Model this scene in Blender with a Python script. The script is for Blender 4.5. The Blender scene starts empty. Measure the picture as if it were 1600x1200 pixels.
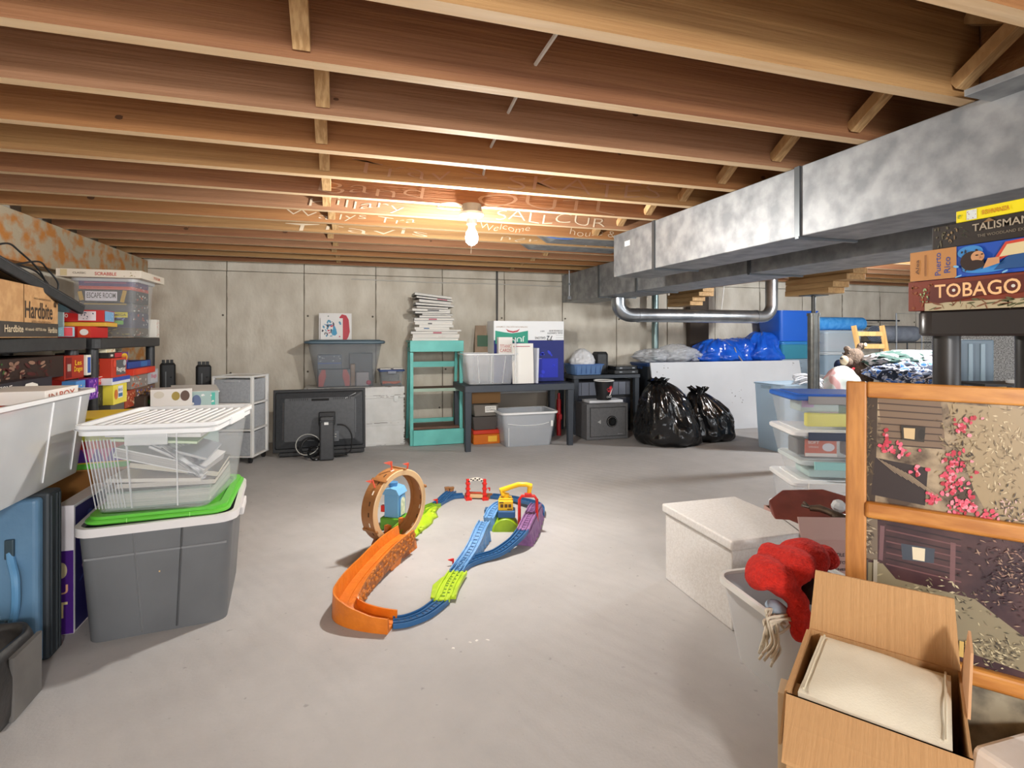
import bpy, bmesh, math, random
from mathutils import Vector, Matrix, noise, Euler
random.seed(7)
S = bpy.context.scene
COL = S.collection
PI = math.pi

# ---------------------------------------------------------------- camera, world, light, exposure
YAW = math.radians(17.25); CT, ST = math.cos(YAW), math.sin(YAW)
FPX, EYE, HORIZON = 838.0, 0.94, 525.0
cd = bpy.data.cameras.new('camera'); cam = bpy.data.objects.new('camera', cd); COL.objects.link(cam)
cam.location = (0, 0, EYE); cam.rotation_euler = (PI/2, 0, -YAW)
cd.sensor_width = 36; cd.lens = 36*FPX/1600; cd.shift_y = -(600-HORIZON)/1600; cd.clip_start = .02
S.camera = cam
w = bpy.data.worlds.new('world'); S.world = w; w.use_nodes = True
w.node_tree.nodes['Background'].inputs[0].default_value = (.93, .96, 1.0, 1)
w.node_tree.nodes['Background'].inputs[1].default_value = 1.3
S.view_settings.view_transform = 'Standard'; S.view_settings.look = 'None'
S.view_settings.exposure = 1.42; S.view_settings.gamma = 1; S.view_settings.use_curve_mapping = False
def lamp(name, loc, power, col, size):
    l = bpy.data.lights.new(name, 'POINT'); l.energy = power; l.color = col; l.shadow_soft_size = size
    o = bpy.data.objects.new(name, l); COL.objects.link(o); o.location = loc; return o
BULB = Vector((.575, 2.50, 1.405))
lamp('bulb_light', BULB-Vector((0, 0, .03)), 47, (1, .98, .94), .035)
lamp('bulb_light_far', (4.15, 2.92, 1.43), 44, (.95, .98, 1.0), .09)
lamp('fill_light_behind', (.15, -1.3, 1.30), 60, (1, .97, .94), .12)  # added fill lamp behind the camera
S.cycles.max_bounces = 8; S.cycles.transparent_max_bounces = 24; S.cycles.diffuse_bounces = 4
S.cycles.sample_clamp_indirect = 6; S.cycles.caustics_reflective = False; S.cycles.caustics_refractive = False

# ---------------------------------------------------------------- helpers
def fl(u, v, z=0.0):
    "world point on the level z seen at a pixel of the photograph"
    a = (u-800)/FPX; b = (HORIZON-v)/FPX; k = (z-EYE)/b
    return Vector(((ST+a*CT)*k, (CT-a*ST)*k, z))
def srgb(h):
    h = h.lstrip('#'); c = [int(h[i:i+2], 16)/255 for i in (0, 2, 4)]
    return tuple((x/12.92 if x <= .04045 else ((x+.055)/1.055)**2.4) for x in c) + (1,)
MATS = {}
def M(hexa, rough=.5, metal=0, hex2=None, scale=20, bump=0, bscale=None, alpha=1, stretch=(1, 1, 1), lo=.4, hi=.62, detail=4, emit=0, spec=.5, wave=None, name=None):
    key = (hexa, rough, metal, hex2, scale, bump, bscale, alpha, stretch, lo, hi, detail, emit, spec, wave)
    if key in MATS: return MATS[key]
    m = bpy.data.materials.new(name or 'surface'); m.use_nodes = True; nt = m.node_tree; N = nt.nodes; L = nt.links
    b = N['Principled BSDF']; b.inputs['Base Color'].default_value = srgb(hexa)
    b.inputs['Roughness'].default_value = rough; b.inputs['Metallic'].default_value = metal
    b.inputs['Alpha'].default_value = alpha; b.inputs['Specular IOR Level'].default_value = spec
    if emit:
        b.inputs['Emission Color'].default_value = srgb(hexa); b.inputs['Emission Strength'].default_value = emit
    if hex2 or bump:
        tc = N.new('ShaderNodeTexCoord'); mp = N.new('ShaderNodeMapping'); mp.inputs['Scale'].default_value = stretch
        L.new(tc.outputs['Object'], mp.inputs['Vector'])
        nz = N.new('ShaderNodeTexNoise'); nz.inputs['Scale'].default_value = scale; nz.inputs['Detail'].default_value = detail
        L.new(mp.outputs[0], nz.inputs['Vector']); fac = nz.outputs['Fac']
        if wave:
            wv = N.new('ShaderNodeTexWave'); wv.bands_direction = wave; wv.inputs['Scale'].default_value = scale*.6
            wv.inputs['Distortion'].default_value = 6; wv.inputs['Detail'].default_value = 3
            L.new(mp.outputs[0], wv.inputs['Vector']); fac = wv.outputs['Fac']
        if hex2:
            r = N.new('ShaderNodeValToRGB'); r.color_ramp.elements[0].color = srgb(hexa); r.color_ramp.elements[1].color = srgb(hex2)
            r.color_ramp.elements[0].position = lo; r.color_ramp.elements[1].position = hi
            L.new(fac, r.inputs[0]); L.new(r.outputs[0], b.inputs['Base Color'])
        if bump:
            bp = N.new('ShaderNodeBump'); bp.inputs['Strength'].default_value = bump; bp.inputs['Distance'].default_value = .01
            n2 = N.new('ShaderNodeTexNoise'); n2.inputs['Scale'].default_value = bscale or scale; n2.inputs['Detail'].default_value = 5
            L.new(mp.outputs[0], n2.inputs['Vector']); L.new(n2.outputs['Fac'], bp.inputs['Height']); L.new(bp.outputs[0], b.inputs['Normal'])
    MATS[key] = m; return m

def rrect(w, d, r, n=4, cx=0, cy=0):
    r = min(r, w/2-.0005, d/2-.0005); P = []
    for k, (sx, sy) in enumerate(((1, 1), (-1, 1), (-1, -1), (1, -1))):
        for i in range(n+1):
            a = k*PI/2 + i*PI/2/n
            P.append((cx+sx*(w/2-r)+r*math.cos(a), cy+sy*(d/2-r)+r*math.sin(a)))
    return P
class MB:
    def __init__(s): s.v = []; s.f = []; s.m = []; s.T = None
    def vv(s, p):
        p = Vector(p)
        if s.T is not None: p = s.T @ p
        s.v.append(p); return len(s.v)-1
    def face(s, idx, m=0): s.f.append(idx); s.m.append(m)
    def poly(s, pts, m=0): s.face([s.vv(p) for p in pts], m)
    def box(s, c, d, m=0, R=None):
        c = Vector(c); q = []
        for z in (-1, 1):
            for x, y in ((-1, -1), (1, -1), (1, 1), (-1, 1)):
                p = Vector((x*d[0]/2, y*d[1]/2, z*d[2]/2))
                if R is not None: p = R @ p
                q.append(s.vv(c+p))
        for f in ((0, 3, 2, 1), (4, 5, 6, 7), (0, 1, 5, 4), (1, 2, 6, 5), (2, 3, 7, 6), (3, 0, 4, 7)): s.face([q[i] for i in f], m)
        return s
    def bb(s, x0, x1, y0, y1, z0, z1, m=0): return s.box(((x0+x1)/2, (y0+y1)/2, (z0+z1)/2), (abs(x1-x0), abs(y1-y0), abs(z1-z0)), m)
    def beam(s, a, b, w, h, m=0):
        a = Vector(a); b = Vector(b); d = b-a; R = d.to_track_quat('Y', 'Z').to_matrix()
        return s.box((a+b)/2, (w, d.length, h), m, R)
    def loft(s, loops, m=0, cap0=True, cap1=True, closed=False):
        ids = [[s.vv(p) for p in lp] for lp in loops]; n = len(ids[0])
        for a, b in zip(ids, ids[1:]+([ids[0]] if closed else [])):
            for i in range(n): s.face([a[i], a[(i+1) % n], b[(i+1) % n], b[i]], m)
        if not closed:
            if cap0: s.face(ids[0][::-1], m)
            if cap1: s.face(ids[-1][:], m)
        return s
    def tube(s, path, r, n=8, m=0, caps=True):
        path = [Vector(p) for p in path]; rs = r if isinstance(r, (list, tuple)) else [r]*len(path); loops = []; up = None
        for i, p in enumerate(path):
            t = (path[min(i+1, len(path)-1)]-path[max(i-1, 0)])
            if t.length < 1e-9: t = Vector((0, 0, 1))
            t.normalize()
            if up is None:
                up = Vector((0, 0, 1)) if abs(t.z) < .9 else Vector((1, 0, 0))
            side = t.cross(up)
            if side.length < 1e-5: side = t.cross(Vector((0, 1, 0)))
            side.normalize(); up = side.cross(t).normalized()
            loops.append([p+(side*math.cos(a)+up*math.sin(a))*rs[i] for a in [2*PI*k/n for k in range(n)]])
        return s.loft(loops, m, caps, caps)
    def cyl(s, a, b, r0, r1=None, n=16, m=0): return s.tube([a, b], [r0, r0 if r1 is None else r1], n, m)
    def lathe(s, prof, c=(0, 0, 0), n=20, m=0, cap0=True, cap1=True):
        c = Vector(c)
        return s.loft([[c+Vector((r*math.cos(2*PI*k/n), r*math.sin(2*PI*k/n), z)) for k in range(n)] for r, z in prof], m, cap0, cap1)
    def prism(s, poly, z0, z1, m=0): return s.loft([[(x, y, z0) for x, y in poly], [(x, y, z1) for x, y in poly]], m)
    def prism_y(s, poly, y0, y1, m=0): return s.loft([[(x, y1, z) for x, z in poly], [(x, y0, z) for x, z in poly]], m)
    def sweep(s, path, prof, m=0, closed=False):
        "profile of (sideways, up) points along a path; sideways is to the right of travel"
        path = [Vector(p) for p in path]; loops = []; n = len(path)
        for i, p in enumerate(path):
            t = path[(i+1) % n]-path[i-1] if closed else path[min(i+1, n-1)]-path[max(i-1, 0)]
            t.z = 0; t.normalize(); sd = Vector((t.y, -t.x, 0))
            pr = prof(i, p) if callable(prof) else prof
            loops.append([p+sd*a+Vector((0, 0, b)) for a, b in pr])
        return s.loft(loops, m, closed=closed)
    def ball(s, c, r, n=14, k=9, m=0, R=None):
        c = Vector(c); r = (r, r, r) if not isinstance(r, (tuple, list)) else r; lp = []
        for j in range(1, k):
            a = -PI/2+PI*j/k; L = []
            for i in range(n):
                p = Vector((r[0]*math.cos(a)*math.cos(2*PI*i/n), r[1]*math.cos(a)*math.sin(2*PI*i/n), r[2]*math.sin(a)))
                if R is not None: p = R @ p
                L.append(c+p)
            lp.append(L)
        return s.loft(lp, m)
    def tub(s, w0, d0, w1, d1, h, r=.03, t=.003, m=0, z=0):
        L = lambda w, d, zz, rr: [(x, y, zz) for x, y in rrect(w, d, rr)]
        return s.loft([L(w0, d0, z, r), L(w1, d1, z+h, r), L(w1-2*t, d1-2*t, z+h, r-t), L(w0-2*t, d0-2*t, z+t, r-t)], m)
    def ring(s, w, d, z, h, out=.012, inn=.0, r=.03, m=0):
        L = lambda ww, dd, zz, rr: [(x, y, zz) for x, y in rrect(ww, dd, rr)]
        return s.loft([L(w+2*out, d+2*out, z, r+out), L(w+2*out, d+2*out, z+h, r+out), L(w-2*inn, d-2*inn, z+h, r), L(w-2*inn, d-2*inn, z, r)], m, closed=True)
    def slab(s, w, d, z, h, r=.03, m=0, bev=.004):
        L = lambda k, zz: [(x, y, zz) for x, y in rrect(w-2*k, d-2*k, r)]
        return s.loft([L(bev, z), L(0, z+bev), L(0, z+h-bev), L(bev, z+h)], m)
    def build(s, name, mats, parent=None, smooth=False, bevel=0, loc=None, rot=None, seg=2, **props):
        me = bpy.data.meshes.new(name); me.from_pydata([tuple(p) for p in s.v], [], s.f)
        mats = mats if isinstance(mats, (list, tuple)) else [mats]
        for m in mats: me.materials.append(m)
        me.polygons.foreach_set('material_index', s.m)
        if smooth:
            me.polygons.foreach_set('use_smooth', [True]*len(s.f))
        me.update()
        if smooth and smooth != 'all':
            try: me.set_sharp_from_angle(angle=math.radians(38))
            except Exception: pass
        o = bpy.data.objects.new(name, me); COL.objects.link(o)
        if parent is not None: o.parent = parent
        if loc is not None: o.location = loc
        if rot is not None: o.rotation_euler = rot if isinstance(rot, (tuple, list, Euler)) else (0, 0, rot)
        if bevel:
            b = o.modifiers.new('edge', 'BEVEL'); b.width = bevel; b.segments = seg; b.limit_method = 'ANGLE'; b.angle_limit = .6
        for k, val in props.items(): o[k] = val
        return o
def tag(o, label, cat, group=None, kind=None):
    o['label'] = label; o['category'] = cat
    if group: o['group'] = group
    if kind: o['kind'] = kind
    return o
def empty(name, loc, label, cat, rz=0, group=None, rot=None):
    o = bpy.data.objects.new(name, None); COL.objects.link(o); o.empty_display_size = .05
    o.location = loc; o.rotation_euler = rot or (0, 0, rz); return tag(o, label, cat, group)
def copy_tree(o, parent=None):
    c = o.copy(); COL.objects.link(c)
    if parent is not None: c.parent = parent
    for ch in list(o.children):
        copy_tree(ch, c)
    return c
FONT_CACHE = {}
def text_mesh(txt, bold=0):
    k = (txt, bold)
    if k in FONT_CACHE: return FONT_CACHE[k]
    cu = bpy.data.curves.new('t', 'FONT'); cu.body = txt; cu.offset = bold; cu.resolution_u = 3
    o = bpy.data.objects.new('t', cu); me = bpy.data.meshes.new_from_object(o)
    vs = [tuple(v.co) for v in me.vertices]; fs = [list(p.vertices) for p in me.polygons]
    bpy.data.objects.remove(o); bpy.data.curves.remove(cu); bpy.data.meshes.remove(me)
    if vs:
        x0 = min(v[0] for v in vs); x1 = max(v[0] for v in vs); y0 = min(v[1] for v in vs); y1 = max(v[1] for v in vs)
        vs = [((v[0]-(x0+x1)/2)/(x1-x0), (v[1]-(y0+y1)/2)/(y1-y0)) for v in vs]
    FONT_CACHE[k] = (vs, fs); return vs, fs
def prints(parent, size, items, name='print', z0=0):
    "flat print on the faces of a box: items (face, kind, cx, cy, w, h, hex, extra)"
    sx, sy, sz = size; mb = MB(); mats = []; e = .0006
    P = {'f': lambda u, v: (u, -sy/2-e, z0+sz/2+v), 'r': lambda u, v: (sx/2+e, u, z0+sz/2+v), 'l': lambda u, v: (-sx/2-e, -u, z0+sz/2+v), 't': lambda u, v: (u, v, z0+sz+e), 'b': lambda u, v: (-u, sy/2+e, z0+sz/2+v)}
    for it in items:
        face, kind, cx, cy, ww, hh, hx = it[:7]; ex = it[7] if len(it) > 7 else None
        m = M(hx, .5)
        if m not in mats: mats.append(m)
        mi = mats.index(m); e += .0003; F = P[face]
        ang = 0
        if kind == 't':
            ang = it[8] if len(it) > 8 else 0
            vs, fs = text_mesh(ex, .012); ca, sa = math.cos(math.radians(ang)), math.sin(math.radians(ang))
            b = len(mb.v)
            for x, y in vs:
                X, Y = x*ww, y*hh; mb.vv(F(cx+X*ca-Y*sa, cy+X*sa+Y*ca))
            for f in fs: mb.face([b+i for i in f], mi)
        elif kind == 'r':
            ang = math.radians(ex or 0); ca, sa = math.cos(ang), math.sin(ang)
            mb.poly([F(cx+x*ca-y*sa, cy+x*sa+y*ca) for x, y in ((-ww/2, -hh/2), (ww/2, -hh/2), (ww/2, hh/2), (-ww/2, hh/2))], mi)
        elif kind == 'e':
            mb.poly([F(cx+ww/2*math.cos(2*PI*k/20), cy+hh/2*math.sin(2*PI*k/20)) for k in range(20)], mi)
        elif kind == 'p':
            mb.poly([F(cx+x*ww, cy+y*hh) for x, y in ex], mi)
        elif kind == 's':   # speckles of picture print
            rnd = random.Random(ex)
            for k in range(it[8] if len(it) > 8 else 12):
                px, py = cx+(rnd.random()-.5)*ww*.9, cy+(rnd.random()-.5)*hh*.86; r1, r2 = ww*rnd.uniform(.02, .07), hh*rnd.uniform(.04, .13); a0 = rnd.random()*3
                e2 = .00002*k
                mb.poly([F(px+r1*math.cos(t)*math.cos(a0)-r2*math.sin(t)*math.sin(a0)*.6, py+r2*math.sin(t)*math.cos(a0)+r1*.4*math.cos(t)*math.sin(a0)) for t in [2*PI*j/7 for j in range(7)]], mi)
    return mb.build(name, mats, parent)
def carton(name, label, cat, loc, size, rz=0, color='#888888', items=(), rot=None, group=None, bevel=.0012, rough=.45, mat=None, lidline=0, pname='print'):
    "a box standing with the middle of its bottom at loc"
    mb = MB(); sx, sy, sz = size
    if lidline:
        mb.box((0, 0, lidline/2), (sx-.003, sy-.003, lidline)); mb.box((0, 0, (sz+lidline)/2), (sx, sy, sz-lidline))
    else: mb.box((0, 0, sz/2), size)
    o = mb.build(name, mat or M(color, rough), None, bevel=bevel, loc=loc, rot=rot or rz)
    tag(o, label, cat, group)
    if items: prints(o, size, items, pname)
    return o
def bag(r, seed, amp=.12, n=72, k=44, squash=.25, folds=9, pinch=1.0, top=.0):
    "crumpled plastic sack standing on z=0"
    mb = MB(); rx, ry, rz = r; off = Vector((seed*3.1, seed*1.7, seed*.9)); lp = []
    for j in range(1, k):
        a = -PI/2+PI*j/k; L = []; th = (j/k)
        for i in range(n):
            b = 2*PI*i/n; p = Vector((math.cos(a)*math.cos(b), math.cos(a)*math.sin(b), math.sin(a)))
            q = p*1.6+off; d = noise.noise(q)*.8+.5*(1-abs(noise.noise(q*2.3))*2)
            fold = abs(noise.noise(Vector((b*folds/3, th*2.2+seed, seed*2.0))))*th*1.3
            cr = 1-2*abs(noise.noise(p*7+off)); cr2 = 1-2*abs(noise.noise(p*13+off))
            s = 1+amp*(d-.4)-amp*fold*1.3+amp*.28*cr+amp*.12*cr2
            taper = 1-.55*pinch*max(0, th-.45)**1.2*1.6
            x, y, z = p.x*rx*s*taper, p.y*ry*s*taper, (p.z*(1+amp*.3*d)+1)*rz*.98
            if z < rz*squash: z = max(0, z*.35)*.6 if z < rz*squash*.5 else z-(rz*squash-z)*.5
            L.append((x, y, max(0, z-rz*squash*.25)))
        lp.append(L)
    mb.loft(lp); return mb
def bag2(r, seed, amp=.12, lean=(0, 0), n=110, k=60, neck=.16, power=1.7, folds=7):
    "plastic sack slumped on the ground: wide base, gathered neck, sharp creases running down from the neck"
    mb = MB(); rx, ry, H = r; off = Vector((seed*3.1, seed*1.7, seed*.9)); lp = []
    for j in range(k+1):
        t = j/k; z = H*t
        base = (1-.26*(max(0, .16-t)/.16)**2)*(max(.0, 1-t**power))**.62*(1-neck)+neck
        L = []
        for i in range(n):
            b = 2*PI*i/n; c, s = math.cos(b), math.sin(b)
            q = Vector((c*1.1, s*1.1, t*1.3))+off
            lumps = noise.noise(q*1.5)*1.5
            crease = 1-2.2*abs(noise.noise(Vector((c*folds*.5, s*folds*.5, t*1.6))+off))
            fine = 1-2.2*abs(noise.noise(Vector((c*folds*1.3, s*folds*1.3, t*5+lumps))+off*2))
            s_ = base*(1+amp*lumps*(1-t*.4)+amp*(.35+.9*t)*crease*.55+amp*.22*fine)
            zz = z+H*.05*noise.noise(q*2.2)*(1 if t > .1 else t*10)+H*.02*fine*(t > .1)
            L.append((c*rx*s_+lean[0]*t*t, s*ry*s_+lean[1]*t*t, max(0.0, zz)))
        lp.append(L)
    mb.loft(lp); return mb
def clump(name, balls, mat, parent=None, voxel=.008, noise_amp=0, nscale=18, loc=None, rot=None, smooth_it=6):
    mb = MB()
    for b in balls: mb.ball(b[0], b[1], 16, 10, R=(Euler(b[2]).to_matrix() if len(b) > 2 else None))
    o = mb.build(name, mat, parent, smooth='all', loc=loc, rot=rot)
    m = o.modifiers.new('merge', 'REMESH'); m.mode = 'VOXEL'; m.voxel_size = voxel; m.use_smooth_shade = True
    m = o.modifiers.new('soft', 'SMOOTH'); m.factor = .6; m.iterations = smooth_it
    if noise_amp:
        t = bpy.data.textures.new('wrinkle', 'CLOUDS'); t.noise_scale = 1/nscale; t.noise_depth = 3
        d = o.modifiers.new('wrinkle', 'DISPLACE'); d.texture = t; d.strength = noise_amp; d.mid_level = .5
    return o
def bez(pts, n=8):
    "smooth curve through points (Catmull-Rom)"
    P = [Vector(p) for p in pts]; out = []
    for i in range(len(P)-1):
        p0 = P[max(i-1, 0)]; p1 = P[i]; p2 = P[i+1]; p3 = P[min(i+2, len(P)-1)]
        for j in range(n):
            t = j/n
            out.append(.5*((2*p1)+(p2-p0)*t+(2*p0-5*p1+4*p2-p3)*t*t+(3*p1-p0-3*p2+p3)*t**3))
    out.append(P[-1]); return out

# ---------------------------------------------------------------- shared materials
CONC = M('#c6bcab', .85, hex2='#e3dccd', scale=6, bump=.45, bscale=45, detail=12, lo=.28, hi=.68, stretch=(1, 1, .55), name='cast_concrete')
WOOD = M('#a8764a', .75, hex2='#c79c69', scale=5, bump=.3, bscale=16, stretch=(.35, 6, 9), lo=.3, hi=.7, name='joist_wood')
WOODL = M('#b08a5b', .7, hex2='#d0ab78', scale=6, bump=.2, stretch=(8, .6, 8), lo=.3, hi=.7, name='block_wood')
GALV = M('#85888b', .52, .55, hex2='#a6a8aa', scale=14, bump=.06, bscale=30, lo=.35, hi=.65, detail=12, name='galvanized_sheet')
GALVR = M('#8d9297', .28, .9, hex2='#b4b8bc', scale=7, lo=.35, hi=.65, name='galvanized_pipe')
BLK = M('#2b2c2e', .42, hex2='#323335', scale=40, name='black_plastic')
BLKM = M('#1b1c1e', .55, name='black_matte')
BLKG = M('#121315', .22, name='black_gloss')
CARD = M('#b48a5c', .8, hex2='#c49b6b', scale=30, bump=.1, stretch=(1, 8, 1), name='cardboard')
CARDD = M('#a37a4e', .85, name='cardboard_inside')
CLEAR = M('#e6e9ea', .22, alpha=.13, name='clear_plastic')
CLEARM = M('#e4e7e9', .3, alpha=.42, name='frosted_plastic')
CLEARH = M('#f2f3f3', .35, alpha=.85, name='milky_plastic')
WHITE = M('#e9e8e4', .5, name='white_plastic')
PAPER = M('#e8e5de', .7, name='paper')
STEEL = M('#8a8d90', .4, .8, name='steel')
# ---------------------------------------------------------------- setting
CZ = 1.5675                      # underside of the joists
def structure(o, label):
    o['kind'] = 'structure'; o['label'] = label; return o
def conc_floor():
    m = bpy.data.materials.new('floor_concrete'); m.use_nodes = True; nt = m.node_tree; N = nt.nodes; L = nt.links; b = N['Principled BSDF']
    tc = N.new('ShaderNodeTexCoord')
    n1 = N.new('ShaderNodeTexNoise'); n1.inputs['Scale'].default_value = 1.3; n1.inputs['Detail'].default_value = 8; n1.inputs['Roughness'].default_value = .65
    L.new(tc.outputs['Object'], n1.inputs['Vector'])
    r = N.new('ShaderNodeValToRGB'); r.color_ramp.elements[0].color = srgb('#a29f9d'); r.color_ramp.elements[1].color = srgb('#b9b6b4')
    r.color_ramp.elements[0].position = .3; r.color_ramp.elements[1].position = .7
    L.new(n1.outputs['Fac'], r.inputs[0])
    v = N.new('ShaderNodeTexNoise'); v.inputs['Scale'].default_value = 38; v.inputs['Detail'].default_value = 2; L.new(tc.outputs['Object'], v.inputs['Vector'])
    r2 = N.new('ShaderNodeValToRGB'); r2.color_ramp.elements[0].color = (.55, .55, .55, 1); r2.color_ramp.elements[1].color = (1, 1, 1, 1)
    r2.color_ramp.elements[0].position = .22; r2.color_ramp.elements[1].position = .30; L.new(v.outputs['Fac'], r2.inputs[0])
    mx = N.new('ShaderNodeMix'); mx.data_type = 'RGBA'; mx.blend_type = 'MULTIPLY'; mx.inputs[0].default_value = .6
    L.new(r.outputs[0], mx.inputs[6]); L.new(r2.outputs[0], mx.inputs[7]); L.new(mx.outputs[2], b.inputs['Base Color'])
    # fan-shaped trowel marks
    mp = N.new('ShaderNodeMapping'); mp.inputs['Scale'].default_value = (1, .35, 1); mp.inputs['Rotation'].default_value = (0, 0, .5)
    L.new(tc.outputs['Object'], mp.inputs['Vector'])
    wv = N.new('ShaderNodeTexWave'); wv.wave_type = 'RINGS'; wv.inputs['Scale'].default_value = 9; wv.inputs['Distortion'].default_value = 7; wv.inputs['Detail'].default_value = 3; wv.inputs['Detail Scale'].default_value = .6
    L.new(mp.outputs[0], wv.inputs['Vector'])
    n3 = N.new('ShaderNodeTexNoise'); n3.inputs['Scale'].default_value = 120; n3.inputs['Detail'].default_value = 4; L.new(tc.outputs['Object'], n3.inputs['Vector'])
    mm = N.new('ShaderNodeMath'); mm.operation = 'ADD'; L.new(wv.outputs['Fac'], mm.inputs[0]); L.new(n3.outputs['Fac'], mm.inputs[1])
    bp = N.new('ShaderNodeBump'); bp.inputs['Strength'].default_value = .16; bp.inputs['Distance'].default_value = .006
    L.new(mm.outputs[0], bp.inputs['Height']); L.new(bp.outputs[0], b.inputs['Normal']); b.inputs['Roughness'].default_value = .78
    return m
f = MB(); f.bb(-1.8, 7.5, -2.6, 5.35, -.12, 0); structure(f.build('floor', conc_floor()), 'pale grey trowelled concrete floor')
# back wall: cast panels two feet wide with fins between them
wb = MB(); wb.bb(-1.8, 7.5, 5.19, 5.35, 0, 1.8); wback = structure(wb.build('wall_back', M('#857e72', .9)), 'poured concrete foundation wall at the back')
x = -1.605; k = 0
while x < 7.2:
    p = MB(); dy = random.uniform(-.004, .004); p.bb(x+.003, x+.622, 5.15+dy, 5.19, 0, 1.50)
    p.bb(x+.003, x+.622, 5.156+dy, 5.19, 1.505, 1.80)
    p.build('wall_panel', CONC, wback, bevel=.003, seg=1)
    if k % 1 == 0:
        r = MB(); pts = []
        zz = 0
        while zz < 1.5:
            pts.append((x+.0015+random.uniform(-.002, .002), 5.148+random.uniform(-.001, .003), zz)); zz += random.uniform(.03, .09)
        r.tube(pts, [random.uniform(.002, .006) for _ in pts], 5); r.build('seam_fin', M('#8d8474', .9), wback)
        for zt in (.25, .62, 1.12):
            t = MB(); xx = x+.0015+random.choice((-.03, .03)); t.cyl((xx, 5.152, zt), (xx, 5.143, zt), .010, .008, 8); t.build('tie_hole_plug', M('#6a6257', .9), wback)
    x += .625; k += 1
wl = MB(); wl.bb(-1.82, -1.68, -2.6, 5.2, 0, 1.8); wleft = structure(wl.build('wall_left', CONC), 'concrete foundation wall behind the black shelving units')
OSB = M('#bcae94', .85, hex2='#c4823f', scale=9, bump=.45, bscale=30, detail=10, lo=.46, hi=.62, stretch=(1, 1, 1.3), name='weathered_board')
t1 = MB(); t1.bb(-1.68, -1.566, -2.4, 5.148, 1.315, CZ-.001); structure(t1.build('trim_1', OSB, bevel=.004), 'weathered rust-stained timber ledger board along the top of the side wall')
t2 = MB(); t2.bb(-1.68, -1.57, 4.75, 5.148, 0, 1.314); structure(t2.build('trim_2', OSB, bevel=.004), 'weathered upright board in the corner below the ledger board')
wr = MB(); wr.bb(7.3, 7.45, -2.6, 5.2, 0, 1.8)
SPECK = M('#8f8e8c', .95, hex2='#cfcfcd', scale=70, bump=.6, bscale=90, lo=.4, hi=.6, name='rough_concrete')
structure(wr.build('wall_right', SPECK), 'rough speckled concrete wall at the far side')
# joisted ceiling
cb = MB(); cb.bb(-1.8, 7.5, -2.6, 5.35, CZ+.236, CZ+.256); ceil = structure(cb.build('ceiling', M('#9b7a55', .85, hex2='#b08d64', scale=8, bump=.2, name='plywood')), 'subfloor and timber joists overhead')
JO = []
EDGE = M('#d9b78c', .75, hex2='#e6caa4', scale=6, stretch=(.5, 8, 8), bump=.2, lo=.3, hi=.7, name='pale_underside')  # paler wood for the undersides of the joists
def joist(y, x0=-1.62, x1=7.4, seed=0):
    mb = MB(); n = 26
    L = []
    for i in range(n+1):
        xx = x0+(x1-x0)*i/n; e = (noise.noise(Vector((xx*1.7, y*9, seed)))*.0022)
        L.append([(xx, y+e, CZ+e*.8), (xx, y+.038+e, CZ+e*.8), (xx, y+.038+e, CZ+.235), (xx, y+e, CZ+.235)])
    mb.loft(L)
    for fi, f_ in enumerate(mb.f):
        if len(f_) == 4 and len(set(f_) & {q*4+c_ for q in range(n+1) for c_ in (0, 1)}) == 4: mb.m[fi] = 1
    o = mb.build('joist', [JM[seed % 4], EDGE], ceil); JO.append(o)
    kb = MB(); rnd = random.Random(seed)
    for q in range(7):
        cx = x0+rnd.random()*5.2; cz = CZ+.03+rnd.random()*.17; rr = rnd.uniform(.004, .010)
        kb.poly([(cx+rr*1.6*math.cos(2*PI*j/9)*rnd.uniform(.8, 1.2), y-.0018, cz+rr*math.sin(2*PI*j/9)) for j in range(9)])
        if rnd.random() < .5: kb.poly([(cx+.01, y-.0016, cz), (cx+.03, y-.0016, cz+.045), (cx+.045, y-.0016, cz+.06), (cx+.025, y-.0016, cz+.02)])
    kb.build('knot', M('#5b3a22', .8), o)
    return o
JM = [M(a, .78, hex2=b, scale=3.2, bump=.35, bscale=12, stretch=(.35, 6, 11), lo=.3, hi=.72, detail=5, name='joist_wood') for a, b in
      (('#7f5236', '#9c6d48'), ('#875e3f', '#a57a5a'), ('#8c5c34', '#a97748'), ('#90683f', '#b48c5a'))]
J0 = 1.305; SP = .305
for i in range(-9, 13): joist(J0+i*SP, seed=i+20) if i != -1 else joist(J0-SP, -1.62, 1.62, 19)
jy = lambda i: J0+(i-1)*SP      # the i-th joist as seen, the first at the top of the view
jobj = lambda i: JO[i+8]
# blocking and short joist by the duct
b = MB(); b.bb(1.63, 7.4, J0-SP, J0-SP+.038, CZ, CZ+.235); b.build('joist', JM[1], ceil)
b = MB(); b.bb(1.625, 1.663, -.6, J0-SP-.002, CZ+.002, CZ+.235); b.build('header_joist', JM[2], ceil)
b = MB(); b.beam((.95, .9, 0), (.96, .9, 0), .01, .01)
# cross bridging between the joists
BR = M('#a98356', .8, hex2='#c8a474', scale=12, bump=.2, stretch=(8, 2, 1), name='bridging_wood')
for i in range(-2, 13):
    if J0+(i)*SP > 5.0: continue
    y0 = J0+(i-1)*SP+.038; y1 = J0+i*SP
    for cx in (-.075, 1.53, 4.6):
        if cx > 1.4 and cx < 2 and y1 < 1.0: continue
        jx = random.uniform(-.02, .02)
        m = MB(); m.beam((cx+jx, y0, CZ+.205), (cx+jx, y1, CZ+.03), .038, .034); m.build('bridging_strut', BR, ceil, bevel=.001, seg=1)
        if cx < 4:
            m = MB(); m.beam((cx+jx+.045, y0, CZ+.07), (cx+jx+.045, y1, CZ+.215), .034, .03)
            m.build('bridging_strut', BR, ceil)
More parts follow.
